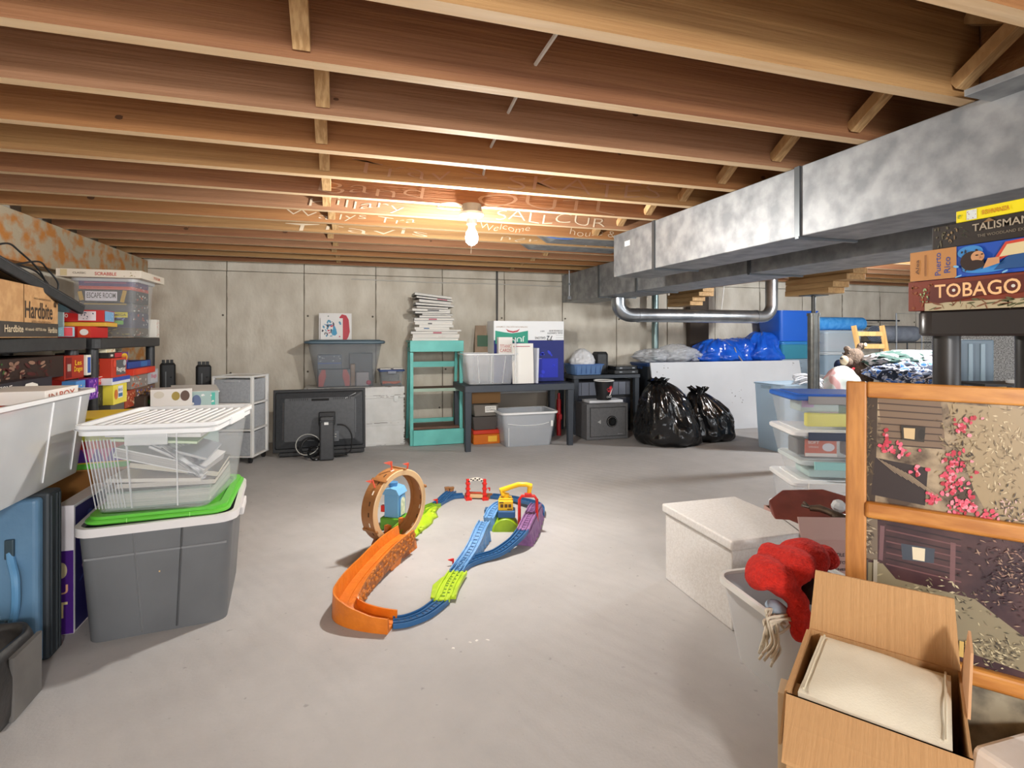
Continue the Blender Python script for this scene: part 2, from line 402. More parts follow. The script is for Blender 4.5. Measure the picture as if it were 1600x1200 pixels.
# chalk handwriting on the joist faces
CH = M('#cfbda4', .9, name='chalk')
CHD = M('#a9866c', .9, name='faint_chalk')
def chalk(i, cx, cz, ww, hh, txt, seed=0):
    vs, fs = text_mesh(txt, -.018); mb = MB(); y = jy(i)-.003; b = 0
    for X, Y in vs: mb.vv((cx+X*ww+Y*.01, y, CZ+cz+Y*hh+.008*math.sin(X*13+seed)))
    for f_ in fs: mb.face(f_)
    mb.build('chalk_lettering', CH if i > 5 else CHD, jobj(i))
chalk(4, .22, .046, .40, .052, 'Trav', 1); chalk(4, .95, .046, .95, .062, '> SKATES', 2)
chalk(5, .12, .040, .46, .050, 'Band', 3); chalk(5, .98, .040, .74, .058, 'OUTL', 4)
chalk(6, .06, .036, .46, .050, 'Hillary', 5); chalk(6, 1.12, .036, .66, .052, 'SALLCUR', 6)
chalk(7, .04, .034, .70, .040, 'Wallys Tra', 7); chalk(7, .93, .032, .32, .036, 'Welcome', 8); chalk(7, 1.62, .034, .52, .040, 'house & Hills', 9)
chalk(8, .08, .028, .85, .036, 'Travis', 10); chalk(8, 1.12, .026, .26, .026, 'her', 12); chalk(8, 1.78, .028, .34, .034, 'house', 11)
# white cable through the joists, running to the lamp
m = MB(); m.tube([(.40, -1.2, 1.645), (.46, .6, 1.64), (.47, 1.4, 1.642), (.52, 2.0, 1.638), (.60, 2.42, 1.62)], .0055, 6)
tag(m.build('ceiling_cable', M('#d9d5cc', .5), smooth=True), 'white electrical cable threaded through the joists towards the ceiling lamp', 'cable')
# bulb fixture
L1 = empty('ceiling_lamp', (BULB.x, BULB.y, CZ), 'bare glowing bulb in a porcelain holder under the joists', 'lamp')
m = MB(); m.lathe([(.045, -.001), (.048, -.02), (.047, -.04)], n=20); m.build('junction_box', M('#8f8a80', .6), L1, smooth=True)
m = MB(); m.lathe([(.056, -.040), (.058, -.052), (.045, -.062), (.026, -.07), (.024, -.095), (.018, -.098)], n=24); m.build('lamp_holder', M('#e9e4da', .35), L1, smooth=True)
m = MB(); m.lathe([(.013, -.099), (.015, -.115), (.026, -.135), (.031, -.158), (.027, -.18), (.015, -.192), (.003, -.196)], n=20)
m.build('bulb', M('#fff2dc', .3, emit=38), L1, smooth='all')
m = MB(); m.tube([(-.006, -.03, -.08), (-.008, -.034, -.15), (-.012, -.036, -.24)], .0012, 5); m.build('pull_chain', M('#d8d2c6', .4), L1)
m = MB(); m.tube(bez([(-.04, .0, -.012), (-.09, -.01, -.002), (-.15, .0, -.010), (-.16, -.01, -.028), (-.10, -.02, -.034), (-.045, -.01, -.03)]), .0045, 6); m.build('cable_loop', M('#e6dfd2', .5), L1)
L2 = empty('ceiling_lamp', (4.15, 2.92, CZ), 'bare ceiling bulb beyond the ducts over the bedding pile', 'lamp')
m = MB(); m.lathe([(.045, -.001), (.048, -.03), (.02, -.045)], n=16); m.build('lamp_holder', WHITE, L2)
m = MB(); m.lathe([(.02, -.046), (.032, -.08), (.02, -.105), (.003, -.11)], n=14); m.build('bulb', M('#ffffff', .3, emit=20), L2, smooth='all')

# ---------------------------------------------------------------- ducts
def duct(name, label, x0, x1, y0, y1, z0, z1, seams, endcap=True):
    e = empty(name, ((x0+x1)/2, y1, z1), label, 'duct'); ys = [y0]+seams+[y1]
    for a, b in zip(ys, ys[1:]):
        m = MB(); g = .0; m.bb(x0-(x0+x1)/2, x1-(x0+x1)/2, a-y1+g, b-y1, z0-z1, 0); m.build('duct_section', GALV, e, bevel=.003)
    for s in seams:
        m = MB(); hw = (x1-x0)/2+.008
        m.bb(-hw, hw, s-y1-.008, s-y1+.008, z0-z1-.008, z0-z1-.0005); m.bb(-hw, -hw+.0075, s-y1-.012, s-y1+.012, z0-z1-.0005, 0.0); m.bb(hw-.0075, hw, s-y1-.012, s-y1+.012, z0-z1-.0005, 0)
        m.build('seam_cleat', M('#5f6366', .4, .7), e)
    return e
D1 = duct('heating_duct', 'large galvanized sheet-metal duct running under the joists toward the camera', 1.60, 1.87, -1.5, 3.01, 1.307, CZ-.002, [.35, 1.58, 2.55])
m = MB(); m.bb(-.137, -.1355, -.20, -.14, -.09, -.06); m.build('paper_sticker', M('#f3f0e8', .6), D1)
D2 = duct('return_duct', 'second galvanized duct behind the large one, reaching the back wall', 2.14, 2.50, -1.5, 5.146, 1.287, CZ-.002, [.9, 2.45, 3.66, 4.3])
# metal flange plates by the near joist
m = MB(); m.bb(1.50, 2.0, .62, J0-SP-.004, CZ-.001-.012, CZ-.001-.010); 
m = MB(); m.T = Matrix.Translation((1.72-1.735, .6-3.01, .002)); m.bb(-.22, .2, -.9, .36, -.02, -.003); m.build('boot_plate', GALV, D1, bevel=.001)

for k, (bx, by, bw) in enumerate(((1.47, 3.306, .22), (1.44, 3.611, .2))):
    e = empty('branch_duct', (bx, by, CZ), ('flat galvanized branch duct leaving the end of the large duct, nearer one', 'flat galvanized branch duct near the chalk words, farther one')[k], 'duct')
    m = MB(); m.bb(-.16, .5, -bw/2, bw/2, .004, .08); m.build('branch_box', GALV, e, bevel=.002)
    m = MB(); m.prism_y([(-.16, .004), (-.24, .05), (-.24, .08), (-.16, .08)], -bw/2, bw/2); m.build('branch_boot', GALV, e)
    if k == 0:
        m = MB(); m.tube(bez([(-.30, -.0, .06), (-.22, -.05, .018), (-.1, -.1, .0), (.0, -.11, .02)]), .004, 6); m.build('blue_wire', M('#3b5fa8', .5), e)
# hangers on the far duct
for hx, hy in ((2.05, 4.75), ):
    e = empty('duct_hanger', (hx, hy, CZ), 'thin metal hanger strap beside the far end of the second duct', 'bracket')
    m = MB(); m.cyl((0, 0, 0), (0, 0, -.26), .006, n=8); m.box((0, 0, -.13), (.03, .012, .02)); m.box((0, 0, -.26), (.04, .012, .03)); m.build('strap', STEEL, e)
# round pipe
PY = 4.30; PX0, PX1, PZ = 2.33, 4.02, 1.128
e = empty('vent_pipe', (PX0, PY, PZ), 'round galvanized vent pipe hanging below the ducts with elbows at both ends', 'pipe')
m = MB(); m.tube([(.16, 0, 0), (1.50, 0, 0)], .062, 20); m.build('straight_pipe', GALVR, e, smooth=True)
m = MB(); m.tube([(0, 0, .155), (0, 0, .1)]+[(.13-.13*math.cos(a), 0, .1-.1*math.sin(a)-.0) for a in (.3, .65, 1.0, 1.3, PI/2)]+[(.16, 0, 0)], .063, 20); m.build('elbow', GALVR, e, smooth=True)
L_ = PX1-PX0
m = MB(); m.tube([(1.50, 0, 0), (L_-.12, 0, 0)]+[(L_-.12+.12*math.sin(a), 0, .12-.12*math.cos(a)) for a in (.3, .65, 1.0, 1.3, PI/2)]+[(L_, 0, .18)], .058, 20); m.build('elbow', GALVR, e, smooth=True)
m = MB(); m.cyl((L_, 0, .18), (L_, 0, .436), .058, n=20); m.build('riser_pipe', GALVR, e, smooth=True)
for q in (.2, 1.50):
    m = MB(); m.cyl((q-.012, 0, 0), (q+.012, 0, 0), .0655, n=20); m.build('pipe_collar', GALVR, e, smooth=True)
m = MB(); m.tube([(1.1, -.0, .065), (1.13, 0, .30), (1.15, 0, .437)], .004, 5); m.build('hanger_wire', M('#d4d4d0', .4), e)
m = MB(); m.bb(-1.566, 2.12, 5.128, 5.134, 1.452, 1.458)
m = MB(); m.tube([(.05, 5.13, 1.462), (.8, 5.13, 1.452), (1.5, 5.13, 1.456), (2.12, 5.13, 1.45)], .006, 6)
tag(m.build('wall_cable', M('#cfcbc2', .4), smooth=True), 'thin pale cable stapled along the top of the back wall', 'cable')
m = MB(); m.cyl((1.435, 5.125, .86), (1.435, 5.125, CZ+.1), .010, n=8)
tag(m.build('conduit', M('#4c4a47', .5, .5)), 'dark vertical conduit on the back wall above the navy carton', 'pipe')
m = MB(); m.bb(3.62, 3.86, 5.05, 5.12, .5, 1.566); tag(m.build('chimney_board', M('#4a4038', .8)), 'dark upright board against the back wall behind the vent pipe', 'board')

# ---------------------------------------------------------------- timber beam and posts
m = MB(); m.bb(3.08, 3.118, -2.4, 5.14, 1.378, CZ-.001); 
e = empty('support_beam', (3.12, 2.0, 1.378), 'built-up timber beam beyond the ducts carried by steel posts', 'beam')
e['kind'] = 'structure'
for dx in (-.057, -.019, .019):
    m = MB(); m.bb(dx, dx+.0375, -4.4, 3.14, 0, .188); m.build('beam_ply', M('#8a5b38', .8, hex2='#a87848', scale=4, stretch=(8, .4, 8), lo=.3, hi=.7, name='beam_wood'), e, bevel=.001)
def shims(x, y, lb):
    e = empty('wood_shim_stack', (x, y, 1.228), lb, 'timber block')
    for k, (z, dy, ln, wd) in enumerate(((0, .02, .37, .14), (.0385, .0, .40, .14), (.077, -.06, .50, .16), (.1135, -.08, .52, .12))):
        hh = .0375 if k < 3 else .0355
        m = MB(); m.bb(-wd/2, wd/2, -ln/2+dy, ln/2+dy, z, z+hh); m.build('board', WOODL, e, bevel=.002)
P_ = fl(1272, 763); PXp, PYp = 3.14, 2.97
shims(PXp, PYp-.02, 'stack of short boards between the near steel post and the beam')
shims(PXp, 4.45, 'stack of short boards under the beam near the vent pipe elbow')
e = empty('steel_post', (PXp, PYp, 0), 'adjustable steel jack post in front of the blue totes', 'post')
GP = M('#6d6e6c', .38, .75, hex2='#7f807c', scale=15, name='post_steel')
m = MB(); m.cyl((0, 0, .008), (0, 0, 1.095), .038, n=24); m.build('outer_tube', GP, e, smooth=True)
m = MB(); m.cyl((0, 0, 1.08), (0, 0, 1.10), .043, n=24); m.build('collar', GP, e, smooth=True)
m = MB(); m.cyl((0, 0, 1.10), (0, 0, 1.222), .014, n=14); m.build('screw', M('#3e3d3b', .4, .7), e)
m = MB(); m.box((0, 0, 1.2245), (.13, .13, .006)); m.build('bearing_plate', GP, e); m = MB(); m.box((0, 0, .004), (.13, .13, .008)); m.build('bearing_plate', GP, e)
e = empty('steel_post', (3.16, 5.02, 0), 'greenish steel post by the back wall behind the clear bag', 'post')
m = MB(); m.cyl((0, 0, 0), (0, 0, 1.377), .036, n=16); m.build('outer_tube', M('#7f9493', .35, .6), e, smooth=True)
# ================================================================ side wall: black plastic shelving units and board games
def shelf_unit(loc, ln, dp, top, decks, label, post=.024, th=.052, rz=PI/2, group=None):
    "long side faces local -Y; origin at the middle of the footprint"
    e = empty('shelving_unit', loc, label, 'shelf', rz, group)
    levels = [top]+decks
    for z in levels:
        m = MB(); L = lambda k, zz, r=.03: [(x, y, zz) for x, y in rrect(ln-2*k, dp-2*k, r)]
        m.loft([L(.004, z-th), L(0, z-th+.004), L(0, z-.004), L(.004, z), L(.014, z), L(.014, z-.008), L(.05, z-.008)]); m.build('deck', BLK, e)
        m = MB()
        for k in range(9): m.bb(-ln/2+.06+k*(ln-.12)/8-.004, -ln/2+.06+k*(ln-.12)/8+.004, -dp/2+.03, dp/2-.03, z-.0078, z-.003)
        m.build('deck_ribs', BLK, e, kind='stuff')
    zs = sorted(levels+[0]); 
    for sx in (-1, 1):
        for sy in (-1, 1):
            for a, b_ in zip(zs, zs[1:]):
                m = MB(); x, y = sx*(ln/2-.045), sy*(dp/2-.045)
                m.lathe([(post, a), (post, b_-th+.002)], (x, y, 0), 16); m.build('post', BLK, e, smooth=True)
    return e
SHX = -1.31
shelf_unit((SHX, 2.43, 0), .86, .42, .933, [.66, .30], 'black plastic shelving unit with the brown carton on its top shelf')
shelf_unit((SHX, 3.41, 0), .88, .42, .930, [.53, .18], 'black plastic shelving unit with the clear bin of games on its top shelf')
R90 = PI/2
# brown carton
hb = carton('cardboard_box', 'brown cardboard carton with black printed lettering and a dark band, on the shelf', 'box', (-1.215, 2.25, .934), (.78, .28, .19), math.radians(97.5), mat=CARD,
  items=[('f', 'r', 0, -.066, .78, .052, '#3b3632'), ('f', 't', .19, .006, .27, .062, '#3a2f26', 'Hardbite'), ('f', 't', .21, -.038, .19, .010, '#6a5136', 'KETTLE COOKED POTATOES'),
         ('f', 't', .22, .050, .17, .007, '#6a5136', 'SINCE  HANDCRAFTED CHIPS'), ('f', 'r', .345, .036, .007, .02, '#3a2f26'), ('f', 'r', .36, .036, .007, .02, '#3a2f26'),
         ('f', 't', -.04, -.064, .15, .024, '#d9c8a8', 'Hardbite'), ('f', 't', .15, -.066, .2, .013, '#d9c8a8', 'All natural - KETTLE chips'), ('f', 't', .32, -.066, .1, .022, '#d9c8a8', 'Hardbite')], rough=.8)
m = MB(); m.tube([(.045, -.1408, .0), (.045, -.1408, .13), (.055, -.1408, .17), (.075, -.1408, .19)], .0012, 4)
m = MB(); m.bb(.0435, .0465, -.1412, -.1398, .054, .189); m.build('flap_slit', M('#5b4226', .9), hb)
# flat screen lying tilted on the carton
a = Vector((-1.12, 2.16, 1.225)); b_ = Vector((-1.09, 2.80, 1.062)); d = (b_-a).normalized(); n_ = Vector((.12, .0, 1)); n_ = (n_-d*n_.dot(d)).normalized(); s_ = d.cross(n_)
R = Matrix((d, -s_ if s_.x > 0 else s_, n_)).transposed()
e = bpy.data.objects.new('flat_screen', None); COL.objects.link(e); e.matrix_world = Matrix.Translation((a+b_)/2) @ R.to_4x4()
tag(e, 'flat black television lying tilted on top of the brown carton', 'television')
LN = (b_-a).length; sg = 1 if (R @ Vector((0, 1, 0))).x < 0 else -1
m = MB(); m.bb(-LN/2, LN/2, 0, sg*.42, -.030, .012); m.build('bezel', BLK, e, bevel=.004)
m = MB(); m.bb(-LN/2+.012, LN/2-.012, sg*.012, sg*.40, -.032, -.0295); m.build('screen', BLKG, e)
m = MB(); m.loft([[(x, sg*.21+y, .0125) for x, y in rrect(LN*.86, .34, .02)], [(x, sg*.21+y, .035) for x, y in rrect(LN*.7, .26, .03)]]); m.build('back_cover', BLKM, e, smooth=True)
m = MB(); m.bb(-LN/2+.01, LN/2-.01, -sg*.0015, sg*.004, .001, .0035); m.build('edge_trim', M('#6a6c70', .25, .7), e)
for k, pts in enumerate(([(-.27, .03, .02), (-.20, .02, .07), (-.08, .05, .085), (.03, .04, .06), (.12, .05, .03)], [(-.12, .03, .02), (-.02, .02, .075), (.08, .04, .08), (.15, .03, .05), (.165, .03, .012)], [(-.1, .05, .03), (.0, .05, .05), (.08, .06, .055), (.14, .05, .03)])):
    m = MB(); m.tube(bez([(x, sg*y, z) for x, y, z in pts]), .0035, 6); m.build('cable', BLKM, e, smooth=True)

# boxes on the near shelf, lower deck
zD = .661
def gb(name, label, y0, y1, z, h, color, items=(), x=-1.11, dep=.26, tilt=0, cat='board game', grp=None, pitch=0):
    ln = y1-y0
    return carton(name, label, cat, (x-dep/2, (y0+y1)/2, z), (ln, dep, h), 0, color, items, rot=(pitch, 0, R90+tilt), group=grp)
gb('board_game', 'green and brown game box with small dark pictures, lying under the shelf top', 2.02, 2.66, .775, .085, '#2c1a14', [('f', 's', -.2, 0, .26, .08, '#35602c', 3, 16), ('f', 's', .02, 0, .36, .07, '#8a6a58', 4, 18), ('f', 's', .0, 0, .5, .07, '#4a1512', 5, 22)])
gb('board_game', 'dark red game box with yellow lettering beneath the shelf top', 2.665, 2.835, .757, .10, '#a02a14', [('f', 'r', -.052, 0, .05, .085, '#6e0f0f'), ('f', 'r', -.05, 0, .03, .03, '#a89486'), ('f', 't', .03, .018, .06, .022, '#f2c62c', 'Les'), ('f', 't', .03, -.012, .075, .028, '#f2c62c', 'Dragon')], x=-1.108)
gb('board_game', 'small blue and white box beside the dark red game box', 2.842, 2.885, .765, .09, '#e9e6d6', [('f', 'r', 0, .0, .03, .07, '#2f56a8')], x=-1.10, dep=.2)
gb('board_game', 'purple patterned box in front of the shelf post', 2.76, 2.85, .663, .09, '#5a1f96', [('f', 's', 0, 0, .09, .085, '#c58ae0', 8, 26), ('f', 's', .02, .01, .05, .06, '#e040a0', 9, 8)], x=-1.06, dep=.04)
gb('board_game', 'black game box with white cloud-like shape and white title', 2.0, 2.46, .725, .062, '#26222c', [('f', 'p', .07, .0, .11, .045, '#e8e4dc', [(-.5, -.1), (-.3, -.45), (.1, -.5), (.5, -.2), (.45, .25), (.1, .45), (-.3, .4)]), ('f', 't', -.13, .014, .16, .015, '#e8e0d8', 'DARK ZONE'), ('f', 't', -.1, -.012, .19, .018, '#f4f0ea', 'Apocalypse'), ('r', 'r', -.04, .006, .05, .03, '#f0dcc8'), ('r', 'r', .02, .004, .035, .028, '#e8c24a'), ('r', 'r', .055, .0, .03, .035, '#d8d86a')], x=-1.055, dep=.18, tilt=.04)
clump('orange_cloth', [((0, 0, .02), (.1, .07, .03)), ((.1, .02, .02), (.08, .05, .028)), ((-.08, .02, .02), (.09, .06, .03))], M('#e2511c', .8), None, .006, .02, 14, loc=(-1.02, 2.02, .695), rot=(0, 0, R90))
tag(bpy.data.objects['orange_cloth'], 'crumpled orange cloth lying on top of the big clear bin', 'cloth')
gb('board_game', 'white game box with faded red letters sticking out of the clear bin', 1.95, 2.16, .735, .04, '#e6e1da', [('f', 't', .03, 0, .10, .022, '#b8543f', 'BOX'), ('f', 't', -.06, 0, .05, .018, '#a86a5a', 'IN')], x=-.86, dep=.18)
gb('board_game', 'small multicolored card box beside the purple box', 2.62, 2.70, .70, .055, '#4a86c8', [('f', 's', 0, 0, .07, .05, '#f0d8a0', 12, 12), ('f', 'r', -.02, -.012, .03, .02, '#d85a2a')], x=-1.05, dep=.05)

# clear bin of games on the far shelf top
zT = .931
B = empty('clear_bin', (-1.27, 3.64, zT), 'clear plastic bin packed with board games, on the far shelving unit', 'storage bin', 0)
m = MB(); m.tub(.27, .29, .30, .32, .325, .03, .003); m.build('body', CLEAR, B)
m = MB(); m.ring(.30, .32, .31, .016, .008, 0, .03); m.build('rim', CLEARM, B)
ll = carton('board_game', 'flat white game box with red letters lying as a lid on the bin of games', 'board game', (-1.275, 3.64, zT+.328), (.39, .40, .042), 0, '#e9dfce', [('f', 't', .03, -.002, .1, .018, '#c0392b', 'SCRABBLE'), ('f', 't', -.09, 0, .06, .010, '#6a5a4a', 'CLASSIC'), ('r', 't', .06, 0, .12, .016, '#cf6a4a', 'TOUR'), ('f', 'r', -.16, 0, .03, .034, '#d8c79a'), ('f', 's', .14, 0, .07, .03, '#9a8a50', 5, 8)])
ins = [('escape', 'black game box with a white title plate inside the clear bin', .195, .07, '#17151a', [('f', 'r', -.02, .0, .15, .052, '#e6e2ea'), ('f', 't', -.02, .004, .135, .03, '#17151a', 'ESCAPE ROOM'), ('f', 'r', .085, 0, .02, .068, '#c9a02c', -12), ('f', 'r', -.115, .0, .02, .05, '#c9a02c', 12)]),
       ('orange', 'orange-red thin game box high in the clear bin', .267, .018, '#c8402c', [('f', 'r', 0, -.004, .24, .003, '#e8806a')]),
       ('purple', 'purple game box at the top of the clear bin', .286, .03, '#4a2468', [('f', 'r', 0, .004, .2, .006, '#a03060')]),
       ('grey', 'grey game box with gold edge inside the clear bin', .145, .045, '#4a4a4e', [('f', 'r', 0, .019, .2, .007, '#b89a4a')]),
       ('dark', 'dark blue speckled game box low in the clear bin', .055, .088, '#22264a', [('f', 's', 0, 0, .24, .08, '#7a86b8', 6, 24), ('f', 'r', .07, .028, .07, .03, '#e6d820'), ('f', 't', .07, .028, .055, .014, '#4a4a10', 'MEGA'), ('f', 'r', .06, -.015, .05, .022, '#7ac04a'), ('f', 's', .0, 0, .1, .06, '#d8b080', 7, 8)]),
       ('brown', 'brown game box at the bottom of the clear bin', .006, .048, '#4a3a1c', [('f', 's', 0, 0, .24, .04, '#a08a3a', 8, 18)])]
for nm, lb, z, h, c, it in ins:
    it = it+[('r', 's', 0, 0, .25, h*.9, '#d8d4cc', int(z*1000)+1, 9), ('r', 's', 0, 0, .22, h*.8, '#c8502c', int(z*1000)+2, 5)]
    carton('board_game', lb, 'board game', (-1.27, 3.64, zT+z), (.25, .265, h), 0, c, it, bevel=.001)
for k, (yy, zz, hh, ww, c, lb) in enumerate(((3.84, 0, .11, .05, '#e8e4da', 'small white upright box beside the clear bin of games'), (3.815, .0, .0, 0, '', ''))):
    if hh: gb('board_game', lb, yy-.04, yy+.012, zT, hh, c, [('f', 's', 0, 0, ww, hh*.9, '#d04030', 3, 8)], x=-1.11, dep=.12)
# stack of small boxes on the near end of the far shelf top
def gs(label, xa, xb, y, z, h, color, items, tilt=0, dep=.2, cat='board game'):
    return carton('board_game', label, cat, ((xa+xb)/2, y+dep/2, z), (xb-xa, dep, h), 0, color, items, rot=(0, 0, tilt))
gs('red game box with white lettering, lower of the two by the shelf post', -1.40, -1.17, 3.06, zT, .055, '#c81f1f', [('f', 't', -.03, .0, .10, .03, '#f4ece4', 'uzzle-O'), ('f', 'r', .09, 0, .05, .05, '#d8431f'), ('f', 'e', .09, 0, .035, .03, '#f4ece4')])
gs('red game box with white lettering and a light blue end, upper of the two', -1.42, -1.145, 3.10, zT+.078, .058, '#c42020', [('f', 't', -.065, .004, .12, .026, '#f2e6de', 'Guess Who'), ('f', 'r', .07, 0, .07, .045, '#e6dce0'), ('f', 's', .07, 0, .06, .04, '#30405a', 4, 10), ('r', 'r', -.005, 0, .17, .05, '#7ab0dc'), ('r', 's', 0, 0, .12, .045, '#e8f0f8', 2, 6)], tilt=.12, dep=.19)
gs('thin yellow game box under the upper red box', -1.42, -1.14, 3.11, zT+.0565, .02, '#e2b23c', [], tilt=.1)
gs('light blue game box leaning at the end of the shelf', -1.31, -1.20, 2.925, zT+.006, .045, '#9fd0e0', [('f', 'r', .035, 0, .03, .04, '#d83c4a'), ('f', 's', -.02, 0, .07, .035, '#e8f4f8', 5, 7)], tilt=.35, dep=.08)
gs('pale grey upright box leaning beside the brown carton', -1.27, -1.215, 2.90, zT+.05, .10, '#9ab0b4', [('f', 's', 0, 0, .05, .09, '#e8eef0', 9, 9)], tilt=.2, dep=.02)

# games on the lower deck of the far shelf
zL = .531
low = [ # label, y0, y1, z, h, color, items, x
 ('yellow game box with a blue and white picture', 3.10, 3.27, .60, .098, '#efdf4e', [('f', 'r', .0, .01, .06, .06, '#e8eef4'), ('f', 't', .0, .02, .05, .014, '#2f4f8c', 'BIG'), ('f', 'r', .0, -.006, .05, .018, '#2f6fa0'), ('f', 'e', -.055, 0, .04, .05, '#d87a3a')], -1.09),
 ('white box with a blue lid edge on top of the yellow game', 3.07, 3.30, .70, .034, '#e6e8ee', [('f', 'r', 0, .008, .22, .02, '#3a4fae')], -1.085),
 ('red and grey game box with white tilted lettering', 3.08, 3.265, .735, .095, '#c43a22', [('f', 'r', .02, 0, .12, .075, '#5a5c60'), ('f', 't', .02, -.012, .11, .028, '#f2efe8', 'Ragtag', ), ('f', 'e', .065, .02, .04, .03, '#b8bcc0'), ('f', 'e', -.06, .02, .035, .035, '#e05038')], -1.09),
 ('small red and black box on the red and grey game', 3.08, 3.235, .831, .026, '#2c2624', [('f', 'r', .03, 0, .09, .022, '#b82834'), ('f', 'r', -.05, 0, .03, .010, '#d8d4cc')], -1.10),
 ('small white and yellow box topmost on the red and grey game', 3.10, 3.21, .858, .02, '#f2e8c8', [('f', 's', 0, 0, .1, .018, '#d8502c', 6, 8), ('f', 's', 0, 0, .1, .018, '#e8c83a', 7, 8)], -1.12),
 ('round-topped purple and yellow game box', 3.27, 3.38, .80, .055, '#6a3a86', [('f', 'e', 0, 0, .09, .045, '#f2c02c'), ('f', 't', 0, 0, .06, .02, '#b82a2a', 'POW')], -1.12),
 ('cream card box with a printed face behind the purple game', 3.34, 3.47, .815, .07, '#b8ac8e', [('f', 's', 0, 0, .11, .06, '#7a7264', 8, 14)], -1.18),
 ('blue flat game box above the red one', 3.32, 3.66, .765, .035, '#2a4a9a', [('f', 'r', .06, 0, .1, .03, '#3a72b8')], -1.10),
 ('red flat game box under the blue one', 3.30, 3.64, .730, .034, '#d43a20', [('f', 'r', -.05, .002, .16, .028, '#e04a28')], -1.07),
 ('grey game box with small colored pieces printed on it', 3.33, 3.58, .655, .074, '#8d8580', [('f', 's', 0, 0, .24, .07, '#d8683a', 11, 14), ('f', 's', 0, 0, .24, .07, '#e8e4dc', 12, 14)], -1.09),
 ('pale grey game box with a pink title', 3.59, 3.74, .66, .085, '#b0b2b8', [('f', 'r', 0, 0, .12, .07, '#c8cad0'), ('f', 't', 0, 0, .09, .03, '#d0587a', 'Bugs')], -1.085),
 ('mixed brown and purple game box near the deck', 3.42, 3.74, .575, .078, '#7a5a44', [('f', 's', 0, 0, .3, .07, '#e0a040', 14, 18), ('f', 's', 0, 0, .3, .07, '#5a58a0', 15, 18), ('f', 's', 0, 0, .3, .07, '#e8e4dc', 16, 10)], -1.10),
 ('orange and red patterned game box beside the yellow one', 3.28, 3.42, .56, .09, '#a8462a', [('f', 's', 0, 0, .13, .085, '#e8c8a0', 17, 16)], -1.10),
 ('brown game box with a green label near the clear lid', 3.40, 3.52, .532, .075, '#3a2f26', [('f', 'r', .02, 0, .06, .025, '#3a8a3a'), ('f', 'r', -.02, -.02, .05, .03, '#2a2422')], -1.05),
 ('black and silver game box behind the near post of the far unit', 3.0, 3.09, .60, .10, '#1e1c1e', [('f', 's', 0, 0, .09, .09, '#6a6a6a', 18, 12)], -1.13),
 ('black game box with a red title strip behind the post', 2.985, 3.09, .705, .04, '#c02a24', [('f', 't', 0, 0, .08, .012, '#f0d8d0', 'SWITCH'), ('f', 'r', 0, .018, .1, .003, '#e8e4dc')], -1.13),
 ('olive and black game box behind the post', 2.99, 3.08, .75, .075, '#2a261a', [('f', 's', 0, 0, .09, .07, '#b08a4a', 19, 8)], -1.14)]
for lb, y0, y1, z, h, c, it, xx in low: gb('board_game', lb, y0, y1, z, h, c, it, x=xx, dep=.22)
m = MB(); m.bb(-1.33, -1.09, 3.1, 3.26, zL, .599); 
carton('board_game', 'plain dark game box at the bottom under the yellow game', 'board game', (-1.21, 3.18, zL), (.17, .22, .068), R90, '#55524e')
m = MB(); m.cyl((0, 0, 0), (0, 0, .34), .02, n=12); tag(m.build('teal_tube', M('#3f8f94', .5), None, smooth=True, loc=(-1.30, 3.72, zL)), 'teal upright cardboard tube at the back of the far shelving unit', 'tube')

# ================================================================ near side-wall group
# blue suitcase
sc = empty('suitcase', (-1.12, 1.905, 0), 'worn blue hard suitcase standing on its edge under the big clear bin', 'suitcase')
BLU = M('#5b7f9c', .45, hex2='#4f7391', scale=6, bump=.08, bscale=50, name='blue_vinyl'); DKB = M('#2c3338', .55)
m = MB(); m.bb(-.33, .288, -.058, -.02, .002, .478); m.build('front_shell', BLU, sc, bevel=.012, seg=3)
m = MB(); m.bb(-.33, .30, -.022, .05, 0, .485); m.build('side_shell', DKB, sc, bevel=.008)
for q in (-.012, .018, .034):
    m = MB(); m.bb(.2995, .304, q-.004, q+.004, .01, .475); m.build('edge_ridge', DKB, sc, bevel=.001)
hd = MB(); hd.sweep([(0, 0, 0), (0, 0, 1)], [(0, 0)]*3) if False else None
m = MB(); m.tube(bez([(.225, -.058, .13), (.235, -.064, .15), (.248, -.082, .19), (.252, -.088, .235), (.248, -.084, .275), (.232, -.066, .31), (.225, -.058, .335)]), .010, 8); m.build('handle', M('#5a8cb4', .35), sc, smooth=True)
for q in (.118, .345):
    m = MB(); m.box((.226, -.062, q), (.022, .010, .055)); m.build('handle_mount', M('#33454f', .4, .3), sc, bevel=.003)
prints(sc, (.6, .118, .48), [('f', 's', -.28+.07*q_, -.2+.11*((q_*3) % 5), .045, .05, '#8fa9bb' if q_ % 3 else '#3a5468', 31+q_, 6) for q_ in range(8)], 'scuff_marks')
# big clear bin
B = empty('clear_bin', (-.96, 1.82, .487), 'big milky clear open bin resting on the blue suitcase', 'storage bin')
MK = M('#dfe1e2', .3, alpha=.48, hex2='#cfd2d4', scale=3, name='milky_plastic_wall')
m = MB(); m.tub(.21, .70, .262, .78, .272, .045, .003); m.build('body', MK, B, smooth=True)
m = MB(); m.ring(.262, .78, .262, .012, .012, 0, .045); m.build('rim', CLEARH, B, smooth=True)
for yy in (.10, .27):
    m = MB(); m.beam((.106, yy, .02), (.130, yy+.01, .255), .003, .006); m.build('wall_rib', CLEARH, B)
clump('grey_fabric', [((0, .1, .05), (.08, .18, .06)), ((0, -.15, .06), (.08, .2, .07)), ((.01, .0, .09), (.07, .15, .05))], M('#a09a9a', .85), None, .012, .02, 10, loc=(-.965, 1.80, .492))
tag(bpy.data.objects['grey_fabric'], 'greyish fabric bundle seen dimly inside the big clear bin', 'fabric')
